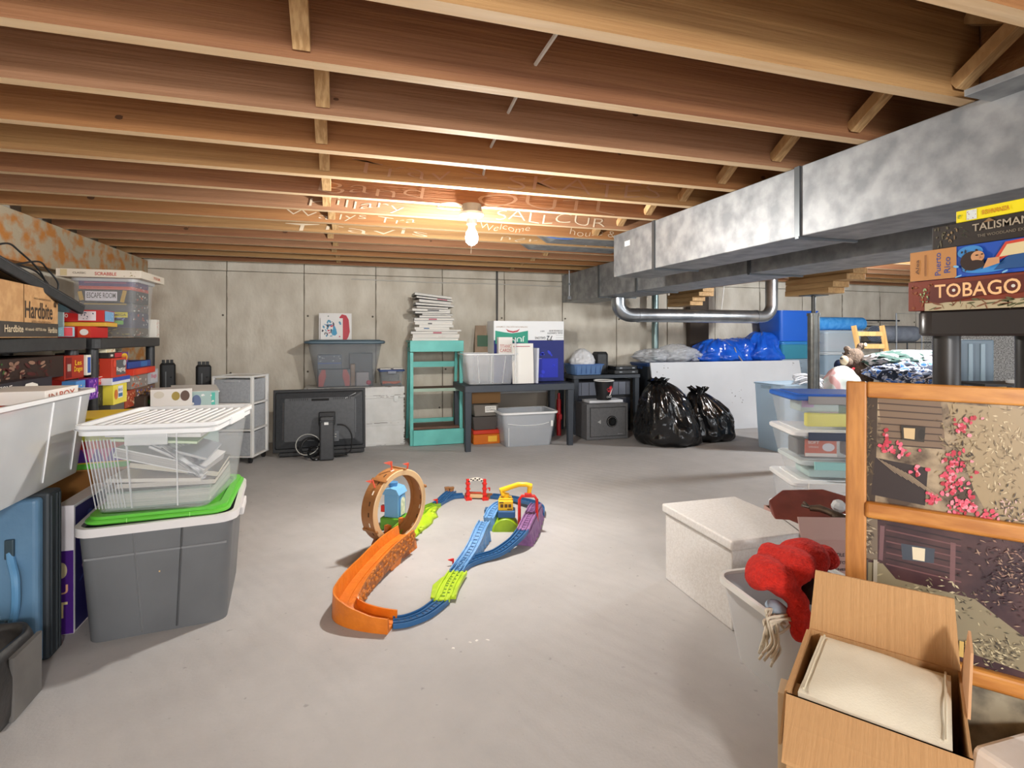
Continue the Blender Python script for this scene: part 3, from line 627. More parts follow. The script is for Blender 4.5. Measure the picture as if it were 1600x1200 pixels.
clump('yellow_cloth', [((0, 0, .05), (.04, .07, .07)), ((0, .05, .05), (.035, .04, .05))], M('#d9c25a', .7), None, .008, .01, 14, loc=(-.93, 2.07, .492))
tag(bpy.data.objects['yellow_cloth'], 'yellow satin cloth inside the corner of the big clear bin', 'cloth')
# tall white and purple box
carton('game_carton', 'tall narrow box with purple lower half and white top beside the suitcase', 'box', (-.846, 2.17, 0), (.052, .28, .405), 0, '#e4dfe2',
  [('f', 'r', 0, -.07, .051, .262, '#431573'), ('f', 't', -.004, -.125, .028, .05, '#d8c48c', 'T'), ('f', 't', -.004, -.06, .03, .03, '#d8a47c', 'U'), ('f', 'e', -.006, .0, .03, .05, '#c8b890'),
   ('r', 'r', 0, 0, .27, .39, '#2a2560'), ('r', 's', 0, .05, .26, .25, '#4a5a9a', 4, 16), ('r', 's', 0, .08, .24, .2, '#c89ab8', 5, 8), ('r', 'r', .11, .17, .03, .05, '#e6e2ea')])
carton('cardboard_box', 'plain brown cardboard box behind the tall purple box', 'box', (-.97, 2.58, 0), (.34, .42, .44), 0, mat=M('#8a5a24', .8, hex2='#96662e', scale=6, name='brown_card'))
pb = carton('gift_box', 'brightly striped green, red and yellow gift box behind the clear bins', 'box', (-.93, 2.52, .441), (.26, .26, .19), .1, '#e8c81c',
  [('f', 'r', 0, -.085, .26, .02, '#5fc83c'), ('r', 'r', 0, -.085, .26, .02, '#5fc83c')]+[('f', 'r', 0, -.045, .26, .05, '#5a2aa0'), ('r', 'r', 0, -.045, .26, .05, '#5a2aa0')]+[('r', 'p', -.1+.05*k, -.045, .045, .05, '#d83a8c', [(-.5, .5), (0, -.5), (.5, .5)]) for k in range(5)]+[('f', 'p', -.1+.05*k, -.045, .045, .05, '#d83a8c', [(-.5, .5), (0, -.5), (.5, .5)]) for k in range(5)]
  +[('f', 'r', 0, -.005, .26, .03, '#c42a20'), ('r', 'r', 0, -.005, .26, .03, '#c42a20'), ('f', 'r', 0, .03, .26, .04, '#dfe83a'), ('r', 'r', 0, .03, .26, .04, '#dfe83a')])
# grey tote with green lid
T = empty('grey_tote', (-.585, 2.17, 0), 'large dark grey tote with pale rim standing on the concrete floor', 'storage bin', math.radians(5.7))
GT = M('#67696b', .45, hex2='#606264', scale=4, name='grey_tote_plastic'); RIMW = M('#d6d3d2', .4)
m = MB(); m.tub(.375, .42, .418, .47, .345, .035, .004); m.build('body', GT, T, smooth=True)
for sx in (-.052, .052):
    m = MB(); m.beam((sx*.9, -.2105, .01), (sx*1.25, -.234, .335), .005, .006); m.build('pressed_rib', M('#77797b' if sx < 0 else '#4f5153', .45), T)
m = MB(); m.bb(-.19, .19, -.2315, -.226, .262, .268); m.build('pressed_line', M('#77797b', .5), T)
m = MB(); m.bb(.0, .004, -.2245, -.218, .195, .225); m.build('sticker_scrap', M('#c8a877', .7), T)
m = MB(); m.ring(.418, .47, .335, .026, .014, .002, .045); m.build('rim', RIMW, T, smooth=True)
for sx in (-1, 1):
    m = MB(); m.box((sx*.222, 0, .315), (.018, .15, .03)); m.build('handle', RIMW, T, bevel=.005)
l = MB(); l.slab(.425, .475, .0, .008, .05); l.ring(.40, .45, .008, .014, .006, .012, .04)
GL = M('#5db83a', .35, name='green_plastic')
gl = bpy.data.objects.new('lid', None); COL.objects.link(gl); gl.parent = T; gl.location = (.007, -.002, .362); gl.rotation_euler = (0, 0, math.radians(-2.7)); gl['label'] = 'bright green plastic lid'
m = MB(); m.slab(.40, .455, 0, .014, .045); m.build('lid_panel', GL, gl, smooth=True)
m = MB(); m.ring(.372, .427, .0142, .009, .004, .018, .04); m.build('raised_edge', GL, gl, smooth=True)
for sx in (-.08, .09):
    m = MB(); m.box((sx, -.2285, .008), (.002, .003, .013)); m.build('rib', M('#8fd86c', .4), gl)
# clear bin with lid and papers
C = empty('clear_bin', (-.573, 2.155, .3865), 'clear lidded bin full of magazines on top of the green lid', 'storage bin', math.radians(-5))
m = MB(); m.tub(.315, .37, .375, .435, .262, .03, .003); m.build('body', CLEAR, C, smooth=True)
for x in (-.055, .075):
    m = MB(); m.beam((x, -.186, .01), (x*1.1, -.217, .25), .004, .004); m.build('wall_rib', CLEARM, C)
for k in range(10):
    m = MB(); m.beam((-.155+k*.009, -.1855, .012), (-.178+k*.0095, -.2155, .235), .0015, .003); m.build('corner_flute', CLEARM, C)
m = MB(); m.ring(.375, .435, .248, .014, .010, 0, .03); m.build('rim', CLEARH, C, smooth=True)
m = MB(); m.slab(.405, .465, .2635, .005, .03); m.build('lid', CLEARM, C, smooth=True)
m = MB(); m.ring(.385, .445, .2685, .012, .010, .002, .03); m.build('lid_edge', CLEARH, C, smooth=True)
for k in range(13):
    m = MB(); m.bb(-.16+k*.0265, -.156+k*.0265, -.19, .19, .2686, .2735); m.build('lid_rib', CLEARH, C)
for sx in (-1, 1):
    m = MB(); m.box((sx*.2005, 0, .262), (.012, .16, .028)); m.build('latch', CLEARH, C, bevel=.003)
m = MB(); m.box((0, -.2235, .236), (.12, .006, .045)); m.build('front_latch', CLEARM, C, bevel=.002)
def mag(label, x, y, z, w_, d_, h_, rot, cover, pages='#d8d5ce', items=(), grp=None, cat='magazine', base=None, rr=0):
    o = MB(); o.box((0, 0, h_/2), (w_-.002, d_-.002, h_*.8)); 
    ob = o.build('magazine', M(pages, .7, hex2='#bdb9b0', scale=300, stretch=(.01, .01, 6)), None, loc=(x, y, z), rot=rot)
    tag(ob, label, cat, grp)
    o = MB(); o.box((0, 0, h_*.95), (w_, d_, h_*.1)); o.box((0, 0, h_*.05), (w_, d_, h_*.1)); o.box((-w_/2+.0005, 0, h_/2), (.001, d_, h_))
    o.build('cover', M(cover, .35), ob)
    if items: prints(ob, (w_, d_, h_), items, 'cover_print')
    return ob
bx, by, bz = -.573, 2.155, .3905
inside = [('white-edged album tilted across the middle of the lidded bin', .0, -.03, .125, .27, .24, .032, (0, .28, -.05), '#d8d8d8', '#8f8f92'),
 ('grey magazine pile at the bottom of the lidded bin', 0, 0, .0, .29, .33, .055, (0, 0, 0), '#6f8078', '#7e8a84'),
 ('dark magazine above the bottom pile in the lidded bin', .01, .0, .058, .28, .30, .018, (0, .03, .04), '#4a4846', '#b8b2a8'),
 ('pinkish magazine lying flat low in the lidded bin', -.01, -.01, .078, .27, .30, .012, (0, .05, -.05), '#c8bfb8', '#d8d2c8'),
 ('black binder leaning in the lidded bin', .02, .02, .095, .26, .28, .02, (0, .2, .06), '#3a3836', '#c8c0a8'),
 ('green-edged folder near the top of the lidded bin', -.02, -.04, .205, .24, .24, .008, (0, .10, .05), '#8fc07a', '#cfe8b8'),
 ('white papers directly beneath the clear lid', -.01, -.02, .225, .27, .3, .012, (0, .05, -.03), '#dcdcda', '#e8e8e6'),
 ('bluish grey comic curled in the lidded bin', .035, -.03, .17, .2, .26, .009, (0, .34, .03), '#7a828c', '#a8adb2'),
 ('silver magazine near the side of the lidded bin', .05, -.05, .15, .18, .24, .009, (.02, .5, 0), '#8a8f96', '#c8cace')]
for lb, dx, dy, dz, ww, dd, hh, rt, cv, pg in inside: mag(lb, bx+dx, by+dy, bz+dz, ww, dd, hh, rt, cv, pg)
# curled papers
cp = MB()
for k in range(9):
    y0 = -.19+k*.004
    cp.sweep([], []) if False else None
    pts = [(.135-.11*t-.02*math.sin(t*3), y0+.01*k, .20-.012*k-.09*(1-t)**1.6) for t in [j/8 for j in range(9)]]
    lo = [[(x, y, z), (x, y+.16, z), (x, y+.16, z+.0015), (x, y, z+.0015)] for x, y, z in pts]; cp.loft(lo)
o = cp.build('loose_papers', M('#c4c6ca', .5, hex2='#7c8086', scale=30), None, loc=(bx, by, bz), rot=(0, 0, math.radians(-5)), kind='stuff'); tag(o, 'curling loose magazines against the end of the lidded bin', 'papers')
# black leather bag in the corner of the view
bm = MB(); lp = []
def lbl(w_, d_, z, s_=.0, k0=0):
    return [(x*(1+.03*noise.noise(Vector((x*9, y*9, z*7)))), y*(1+.04*noise.noise(Vector((x*8+3, y*8, z*9)))), z+s_*noise.noise(Vector((x*6, y*6, k0)))) for x, y in rrect(w_, d_, .05, 8)]
bm.loft([lbl(.30, .34, 0), lbl(.33, .37, .03), lbl(.33, .38, .12), lbl(.31, .36, .17, .02), lbl(.30, .35, .20, .05, 1), lbl(.285, .335, .202, .05, 1), lbl(.28, .33, .16, .03), lbl(.26, .3, .08)])
o = bm.build('leather_bag', M('#1d1b1a', .42, hex2='#2e2b29', scale=6, bump=.3, bscale=25, name='black_leather'), None, smooth='all', loc=(-.93, 1.55, 0)); tag(o, 'black slouching leather bag on the floor before the blue suitcase', 'bag')
m = MB(); m.tube(bez([(.155, -.17, .01), (.158, -.172, .12), (.15, -.168, .235)]), .005, 6); m.build('piping', M('#5a4a42', .5), o)
m = MB(); m.loft([lbl(.012, .13, z_) for z_ in (.012, .10, .165)]); g = m.build('side_panel', M('#55524f', .7, hex2='#63605c', scale=6), o); g.location = (.163, .10, 0)

# ================================================================ black columns, box of comics, drawer tower
for k, (px, Y, hz, lb) in enumerate(((262, 4.78, .745, 'black notched plastic column beside the far shelving unit'), (318, 4.72, .73, 'black notched plastic column with its shadow on the wall'))):
    a_ = (px-800)/FPX; kk = Y/(CT-a_*ST); X = (ST+a_*CT)*kk
    e = empty('shelf_column', (X, Y, 0), lb, 'column', .3)
    m = MB(); m.loft([[(x, y, z) for x, y in rrect(.105, .07, .02)] for z in (0, hz-.03)]+[[(x, y, hz-.015) for x, y in rrect(.085, .055, .02)]]); m.build('shaft', BLKM, e)
    for sx in (-.028, .0, .026):
        m = MB(); m.box((sx, 0, hz-.005), (.020, .045, .03)); m.build('tab', BLKM, e)
    m = MB(); m.bb(-.018, -.010, -.0365, -.034, .02, hz-.08); m.build('groove_edge', M('#5c5e60', .4), e)
    for zz in (.2, .35, .5, .62):
        m = MB(); m.cyl((.02, -.0355, zz), (.02, -.032, zz), .006, n=8); m.build('hole', M('#050505', .9), e)
carton('picture_box', 'white box with small round photographs on its side', 'box', (-.955, 3.53, .0), (.20, .14, .64), .25, '#dedad4', [('f', 'e', .02, .28, .04, .05, '#a08a3a'), ('f', 'e', .065, .28, .045, .06, '#5a4234'), ('f', 'e', -.06, .29, .05, .04, '#cfc8b8')])
carton('comic_box', 'teal and grey patterned box with an open white top by the drawer tower', 'box', (-.90, 3.80, .0), (.24, .2, .60), .3, '#9fb8b4', [('f', 'r', -.08, .24, .04, .1, '#3f9a90'), ('f', 'e', .0, .24, .05, .08, '#5a6a90'), ('f', 'r', .09, .24, .02, .1, '#4ab0a0'), ('f', 's', 0, .24, .2, .1, '#e8e8e4', 3, 12)])
m = MB(); m.box((0, 0, 0), (.25, .2, .008)); tag(m.build('crumpled_paper', PAPER, None, loc=(-.90, 3.80, .61), rot=(.12, .03, .3)), 'white sheet of paper lying loose on the teal patterned box', 'paper')
DT = empty('drawer_tower', (-.755, 4.495, 0), 'white three-drawer plastic tower on black casters', 'drawers', math.radians(-17))
W_, D_, H_ = .30, .27, .60; z0 = .045
for z in (0, .195, .39, .588):
    m = MB(); m.ring(W_-.012, D_-.012, z0+z, .013, .006, .02, .015) if z else m.slab(W_, D_, z0, .013, .015); m.build('frame_rail', WHITE, DT)
m = MB(); m.slab(W_-.02, D_-.02, z0+.590, .006, .012); m.build('top_panel', WHITE, DT)
for sx in (-1, 1):
    for sy in (-1, 1):
        m = MB(); m.bb(sx*(W_/2-.018), sx*W_/2, sy*(D_/2-.03), sy*D_/2, z0, z0+.6); m.build('frame_upright', WHITE, DT, bevel=.003)
        e2 = MB(); e2.cyl((sx*(W_/2-.03)-.01, sy*(D_/2-.03), .02), (sx*(W_/2-.03)+.01, sy*(D_/2-.03), .02), .02, n=12); e2.build('caster', BLKM, DT)
        e2 = MB(); e2.box((sx*(W_/2-.03), sy*(D_/2-.03), .038), (.026, .02, .014)); e2.build('caster_fork', BLKM, DT)
    m = MB()
DRW = M('#c6c9cd', .35, alpha=.74, hex2='#b9bcc1', scale=60, name='smoky_clear_plastic')
for k in range(3):
    zb = z0+.016+k*.195
    m = MB(); m.tub(W_-.045, D_-.02, W_-.04, D_-.012, .165, .012, .003, z=zb); dr = m.build('drawer', DRW, DT)
    m = MB(); m.box((0, -D_/2+.002, zb+.085), (W_-.038, .004, .17)); m.build('drawer_front', DRW, dr, bevel=.002)
    m = MB(); m.box((0, -D_/2-.004, zb+.158), (.11, .012, .018)); m.build('drawer_pull', CLEARM, dr, bevel=.002)
# ================================================================ back wall row
# large flat screen seen from behind
tv = empty('television', (-.19, 4.50, .035), 'large black television standing with its back to the room, tipped against the white trunk', 'television', 0, rot=(-.10, 0, .02))
TVB = M('#3a3c3f', .45, hex2='#333538', scale=50, name='tv_shell')
m = MB(); m.bb(-.345, .345, -.012, .018, 0, .485); m.build('screen_frame', BLKM, tv, bevel=.004)
m = MB(); m.loft([[(x, -.0125, .245+z) for x, z in rrect(.66, .44, .012)], [(x, -.035, .245+z) for x, z in rrect(.64, .42, .012)], [(x, -.055, .25+z) for x, z in rrect(.52, .33, .01)]]); m.build('back_shell', TVB, tv)
m = MB(); m.box((0, -.0555, .40), (.13, .004, .018)); m.build('grip_recess', M('#0c0c0d', .8), tv)
m = MB()
for k in range(10): m.box((-.22+k*.014, -.056, .405), (.004, .002, .016)); m.box((.10+k*.014, -.056, .405), (.004, .002, .016))
m.build('vent_slots', M('#161718', .8), tv, kind='stuff')
m = MB(); m.beam((.27, -.040, .445), (.19, -.0565, .405), .003, .004); m.build('painted_edge_highlight', M('#c9cbcc', .3), tv)  # pale strip imitating a highlight along the shell edge
m = MB(); m.bb(-.27, -.235, -.052, -.046, .10, .385); m.build('copper_label', M('#8f7a70', .4, .2), tv)
m = MB(); m.bb(.19, .27, -.053, -.047, .13, .40); m.build('side_panel', M('#5a5c5f', .3), tv, bevel=.002)
m = MB(); m.bb(.04, .14, -.060, -.054, .07, .15); m.build('socket_panel', BLKG, tv)
m = MB()
for k in range(12): m.box((.05+(k % 6)*.013, -.0615, .125-(k//6)*.02), (.006, .003, .006))
m.build('socket_marks', M('#d8d4c8', .5), tv, kind='stuff')
m = MB(); m.bb(-.30, .335, -.03, .03, -.028, 0); m.build('foot', BLKM, tv, bevel=.004)
m = MB(); m.bb(.08, .2, -.16, -.03, -.034, -.026); m.build('stand_base', BLKG, tv, bevel=.004)
sp = empty('speaker', (-.135, 4.30, 0), 'narrow black speaker bar standing in front of the television back', 'speaker', 0, rot=(-.06, 0, 0))
m = MB(); m.bb(-.052, .052, -.04, .04, .0, .33); m.build('cabinet', BLK, sp, bevel=.012, seg=3)
m = MB(); m.bb(-.06, .06, -.005, .055, .26, .36); m.build('bracket', BLKM, sp, bevel=.008)
m = MB(); m.bb(-.018, .012, -.0425, -.0405, .268, .288); m.build('label_plate', M('#e6e6e2', .5), sp)
m = MB(); m.bb(-.05, .05, -.046, -.02, .288, .30); m.build('shoulder', BLKG, sp, bevel=.003)
def coil(n, cx, cz, r, y, thick, mat, name, label, turns=1, sq=.95, rr=0):
    rnd = random.Random(n); pts = []
    for k in range(22*turns+1):
        a = 2*PI*k/22; q = r*(1+.12*math.sin(a*1.3+n)+.06*rnd.uniform(-1, 1)*0)
        pts.append((cx+q*math.cos(a), y+.012*math.sin(a*2+n)+.006*k/22, max(thick, cz+q*sq*math.sin(a))))
    mb = MB(); mb.tube(pts, thick, 6); return tag(mb.build(name, mat, None, smooth=True), label, 'cable')
coil(3, -.265, .125, .085, 4.33, .0035, M('#b8b8b2', .4), 'cable_coil', 'pale coiled cable hanging in front of the television back')
coil(5, -.255, .085, .075, 4.37, .005, BLKM, 'cable_coil', 'black coiled cables heaped beside the narrow speaker', 3)
coil(8, -.21, .06, .055, 4.30, .004, BLKG, 'cable_coil', 'small black cable loop on the floor against the narrow speaker', 2)
m = MB(); m.tube(bez([(-.06, 4.33, .26), (.0, 4.32, .25), (.045, 4.32, .18), (.04, 4.33, .06), (.0, 4.34, .03)]), .006, 6); tag(m.build('cable_coil', BLKM, None, smooth=True), 'thick black cable curving down behind the narrow speaker', 'cable')
# white trunk
TR = empty('trunk', (.08, 4.90, 0), 'distressed white wooden trunk behind the television', 'trunk')
WW = M('#d9d9d6', .6, hex2='#cfcfcb', scale=9, bump=.1, name='chalk_paint'); WEAR = M('#5b5048', .8)
m = MB(); m.bb(-.41, .41, -.19, .20, 0, .20); m.build('lower_case', WW, TR, bevel=.004)
m = MB(); m.bb(-.405, .405, -.185, .195, .203, .42); m.build('upper_case', WW, TR, bevel=.004)
m = MB(); m.bb(-.41, .41, -.19, .20, .423, .505); m.build('lid', WW, TR, bevel=.005)
m = MB(); m.bb(-.395, .395, -.18, .19, .01, .49); m.build('core', WEAR, TR)
for z in (.205, .42, .02, .185):
    m = MB(); m.bb(-.412, .412, -.1955, -.1905, z-.012, z+.010); m.build('batten', WW, TR, bevel=.002)
wr_ = MB(); rnd = random.Random(3)
for k in range(60):
    cx = rnd.uniform(-.4, .4); cz = rnd.choice((.430, .418, .196, .008, .503))+rnd.uniform(-.003, .003); wr_.bb(cx, cx+rnd.uniform(.006, .05), -.1962, -.1958, cz, cz+rnd.uniform(.001, .004))
for k in range(22):
    cz = rnd.uniform(.02, .49); wr_.bb(.40, .411, -.1962, -.1958, cz, cz+.006)
wr_.build('paint_wear', WEAR, TR, kind='stuff')
m = MB(); m.box((.335, -.198, .405), (.035, .006, .05)); m.cyl((.335, -.203, .385), (.335, -.199, .385), .012, n=10); m.build('latch', M('#b9b9b5', .4, .5), TR, bevel=.001)
# blue-lidded bin on the trunk
C = empty('clear_bin', (.0, 4.90, .5065), 'large clear bin with a slate blue lid standing on the white trunk', 'storage bin')
SM = M('#9aa0a6', .3, alpha=.2, name='smoky_clear')
m = MB(); m.tub(.46, .30, .60, .38, .375, .05, .003); m.build('body', SM, C, smooth=True)
m = MB(); m.slab(.655, .42, .368, .026, .055, bev=.008); m.build('lid', M('#4f6470', .45), C, smooth=True)
m = MB(); m.slab(.58, .35, .3945, .006, .045); m.build('lid_panel', M('#4f6470', .45), C)
cb0 = [('grey and red rounded case inside the large clear bin', -.09, -.085, .26, .10, .15, '#55585a', [('f', 'p', -.095, 0, .06, .14, '#b8504a', [(-.5, -.5), (.1, -.5), (.5, .1), (.4, .5), (-.1, .5), (-.5, .1)]), ('f', 'p', .095, 0, .06, .14, '#b8504a', [(.5, -.5), (-.1, -.5), (-.5, .1), (-.4, .5), (.1, .5), (.5, .1)])]),
  ('pale plastic tub inside the large clear bin', .14, -.07, .11, .1, .12, '#9a9496', []), ('brown jar inside the large clear bin', .06, -.08, .04, .04, .19, '#8a6a4a', []),
  ('blue-lidded container inside the large clear bin', -.13, .03, .2, .12, .27, '#5a6472', [('f', 'r', 0, .06, .19, .01, '#3f5a9a'), ('f', 's', 0, .1, .19, .05, '#c8c8c8', 3, 8)]), ('dark lumpy bundle inside the large clear bin', .13, .05, .2, .14, .28, '#3f4345', [])]
for lb, x, y, a1, b1, h1, c, it in cb0: carton('packed_item', lb, 'container', (x, 4.90+y, .5105), (a1, b1, h1), 0, c, it, bevel=.008)
m = MB(); m.ball((.19, 4.775, .54), (.022, .02, .02)); tag(m.build('red_ball', M('#c0304a', .4), smooth='all'), 'small red ball at the bottom corner of the large clear bin', 'ball')
# paintings
def canvas(label, x, y, z, w_, h_, lean, items, t=.015):
    mb = MB(); mb.box((0, 0, h_/2), (w_, t, h_)); o = mb.build('canvas_painting', M('#efedea', .7), None, loc=(x, y, z), rot=(lean, 0, 0), bevel=.001); tag(o, label, 'painting'); prints(o, (w_, t, h_), items, 'paint'); return o
canvas('larger white canvas with a red arch painted on it, on the blue-lidded bin', -.085, 4.98, .9075, .275, .235, -.12,
  [('f', 'p', .055, -.0, .145, .235, '#c02a3c', [(-.15, .35), (.0, .46), (.25, .42), (.4, .25), (.43, .0), (.46, -.2), (.38, -.4), (.28, -.5), (-.1, -.5), (-.05, 0)]), ('f', 'e', -.06, .09, .012, .01, '#4a6a5a')])
canvas('smaller white canvas with blue figure and colored dots before the red one', -.115, 4.955, .9075, .185, .19, -.12,
  [('f', 'p', .02, -.015, .05, .09, '#3a9ac4', [(-.2, .5), (.1, .45), (.35, .1), (.5, -.3), (.2, -.5), (-.3, -.45), (-.45, -.2), (-.2, .1)]), ('f', 'p', -.03, .035, .08, .03, '#3a86b4', [(-.5, .3), (-.2, .1), (.5, .3), (.1, -.5), (-.2, -.2)]), ('f', 's', 0, 0, .18, .18, '#5a9ab8', 4, 12), ('f', 's', 0, 0, .18, .18, '#3a3a4a', 9, 9), ('f', 's', 0, 0, .18, .18, '#c0405a', 12, 5)])
# small clear bin with orange content
C = empty('clear_bin', (.385, 4.88, .5065), 'small clear bin with a blue lid between the large bin and the teal ladder shelf', 'storage bin')
m = MB(); m.tub(.17, .22, .20, .25, .13, .02, .002); m.build('body', SM, C, smooth=True)
m = MB(); m.slab(.225, .275, .125, .014, .02); m.build('lid', M('#2f4a86', .4, alpha=.9), C, smooth=True)
m = MB(); m.box((0, -.14, .118), (.07, .006, .022)); m.build('latch', M('#7a7f88', .4), C, bevel=.002)
m = MB(); m.box((-.05, -.02, .1445), (.09, .12, .008)); m.box((.06, .0, .1445), (.08, .1, .008)); m.build('paper_label', PAPER, C)
for k in range(3):
    m = MB(); m.tube(bez([(.31, 4.80+k*.02, .525+k*.007), (.36, 4.79+k*.02, .535), (.41, 4.80+k*.02, .525+k*.004), (.46, 4.795+k*.02, .538)]), .007, 6)
    tag(m.build('extension_cable', M('#d86a3a', .6), smooth=True), ('lowest', 'middle', 'farthest')[k]+' strand of orange cord inside the small blue-lidded bin', 'cord')
# teal ladder shelf
LS = empty('ladder_shelf', (.755, 4.80, 0), 'turquoise painted wooden ladder shelf with brown treads', 'shelf')
TE = M('#6cc4bb', .5, hex2='#62b8b0', scale=8, bump=.08, name='teal_paint'); TRD = M('#5f4332', .6, hex2='#6f5040', scale=6, stretch=(1, 8, 8), name='dark_tread')
H0 = .90
for sx in (-1, 1):
    m = MB(); m.bb(sx*.215-.014, sx*.215+.014, -.175, -.135, 0, H0-.1); m.build('front_upright', TE, LS, bevel=.002)
    m = MB(); m.beam((sx*.217, .16, .01), (sx*.213, .03, H0-.02), .026, .03); m.build('rear_leg', TE, LS, bevel=.002)
    m = MB(); m.bb(sx*.215-.0145, sx*.215+.0145, -.16, .08, H0-.095, H0-.06); m.build('side_rail', TE, LS, bevel=.002)
m = MB(); m.bb(-.232, .232, -.20, -.176, H0-.095, H0); m.build('fascia', TE, LS, bevel=.003)
m = MB(); m.bb(-.232, .232, -.1755, .12, H0-.014, H0); m.build('top_board', TE, LS, bevel=.003)
m = MB(); m.bb(-.20, .20, .055, .075, .66, .71); m.build('back_rail', TE, LS, bevel=.002)
m = MB(); m.bb(-.20, .20, .10, .12, .155, .19); m.build('back_rail', TE, LS, bevel=.002)
for z, th in ((.485, .022), (.155, .02)):
    m = MB(); m.bb(-.20, .20, -.17, .08, z-th, z); m.build('tread', TRD, LS, bevel=.002)
m = MB(); m.bb(-.2, .2, -.174, -.1705, .461, .488); m.build('tread_edge', M('#9fb6a4', .5), LS)
m = MB(); m.bb(-.205, .232, -.205, -.18, .004, .135); m.build('riser', TE, LS, bevel=.003)
# magazines stacked on it
rnd = random.Random(11); z = H0+.001; N_ = 19
wds = ['plain white-edged', 'grey-spined', 'glossy white', 'pale pink-edged', 'thin dark-covered', 'cream-edged']
desc = ['lowest magazine of the tall stack, white cover', 'wide cream magazine next to the lowest on the ladder shelf', 'cream magazine with a torn dark corner, third up in the stack', 'pinkish magazine, fourth up on the ladder shelf', 'wide white magazine, fifth up, overhanging the turquoise edge', 'white magazine sixth up under the narrow dark one', 'narrow dark-spined magazine, seventh up in the stack', 'white magazine eighth up the tall stack', 'white magazine ninth up with a dark shadowed end', 'grey-spined magazine, tenth up the stack', 'pink-printed magazine halfway up the tall stack', 'magazine with reddish page edges above the pink one', 'dark-cornered magazine, thirteenth up the stack', 'white magazine with a black spine, fourteenth up', 'thick white magazine, fifteenth up, jutting to the wall side', 'white magazine skewed forward, sixteenth up', 'blue-printed magazine, third from the top of the stack', 'dark-edged magazine, second from the top of the stack', 'topmost tilted white magazine on the tall stack']
offs = [0, .0, .01, -.002, .01, -.02, .0, .0, .01, -.0, .005, .02, .0, -.03, -.02, -.0, -.005, -.01, -.02]
for k in range(N_):
    h = rnd.choice((.013, .016, .019, .022)); 
    if k == N_-1: h = .022
    wd = .40 if k < 5 else rnd.uniform(.27, .34); til = (0 if k < 13 else (k-12)*.018)
    cov = rnd.choice(('#e6e3df', '#d9d5d0', '#4a4a4c', '#3a3a3c', '#e9e6e0', '#b8c0c8', '#efece6'))
    it = [('f', 'r', rnd.uniform(-.08, .08), 0, rnd.uniform(.03, .1), h*.55, rnd.choice(('#3c3c40', '#a8485a', '#4a6a8a', '#8a8680', '#c8c2ba')))] if k % 2 else []
    mag(desc[k], .745+offs[k]+rnd.uniform(-.012, .012)-(.0 if k < 5 else .01), 4.75+rnd.uniform(-.015, .01), z+(0 if til == 0 else wd/2*math.sin(til)*.55), wd, .27, h, (0, til, rnd.uniform(-.1, .1)), cov, '#e4e1da', it, 'magazines stacked on the ladder shelf')
    z += h+.0012+(.0006 if k < 13 else .004)
# black plastic table
def black_table(loc, w_, d_, h_, label, th=.055, leg=.026, rz=0, name='plastic_table'):
    e = empty(name, loc, label, 'table', rz)
    L = lambda k, zz, r=.02: [(x, y, zz) for x, y in rrect(w_-2*k, d_-2*k, r)]
    m = MB(); m.loft([L(.003, h_-th), L(0, h_-th+.003), L(0, h_-.003), L(.003, h_), L(.012, h_), L(.012, h_-.006), L(.06, h_-.006)]); m.build('table_top', M('#3b4149', .5, name='slate_black_plastic'), e)
    for sx in (-1, 1):
        for sy in (-1, 1):
            m = MB(); x, y = sx*(w_/2-.035), sy*(d_/2-.035)
            m.loft([[(x+a*.8, y+b*.8, 0) for a, b in rrect(leg*2, leg*2, .008)], [(x+a*1.05, y+b*1.05, h_-th) for a, b in rrect(leg*2, leg*2, .008)]]); m.build('leg', M('#343a42', .5), e)
    return e
black_table((1.40, 4.49, 0), .97, .50, .535, 'slate black plastic table holding the navy carton', leg=.028)
# things on the table
B = empty('clear_bin', (1.17, 4.50, .5355), 'empty clear bin standing on the black plastic table', 'storage bin', -.03)
m = MB(); m.tub(.37, .30, .45, .36, .255, .03, .0025); m.build('body', M('#e2e5e9', .25, alpha=.30), B, smooth=True)
m = MB(); m.ring(.45, .36, .247, .010, .010, 0, .03); m.build('rim', CLEARH, B, smooth=True)
for x in (-.10, .0, .1):
    m = MB(); m.beam((x, -.152, .01), (x*1.2, -.181, .24), .004, .004); m.build('wall_rib', CLEARH, B)
m = MB(); m.slab(.32, .014, 0, .37, .006); o = m.build('upright_lid', CLEARM, None, loc=(1.375, 4.33, .537), rot=(0, .07, 1.25))
o.name = 'bin_lid'; tag(o, 'frosted bin lid standing on edge beside the empty clear bin', 'lid')
m = MB(); m.box((0, 0, .17), (.19, .004, .34)); o = m.build('paper_pad', PAPER, None, loc=(1.44, 4.315, .537), rot=(-.06, 0, 0)); tag(o, 'tall white paper pad leaning upright before the navy carton', 'paper')
prints(o, (.19, .004, .34), [('f', 'r', -.01, .145, .15, .006, '#a8485a')], 'pad_print')
m = MB(); m.box((0, 0, .15), (.02, .1, .30)); o = m.build('white_folder', M('#c9cdd8', .4), None, loc=(1.555, 4.36, .537), rot=(0, .03, .2)); tag(o, 'white translucent folder leaning on the side of the navy carton', 'folder')
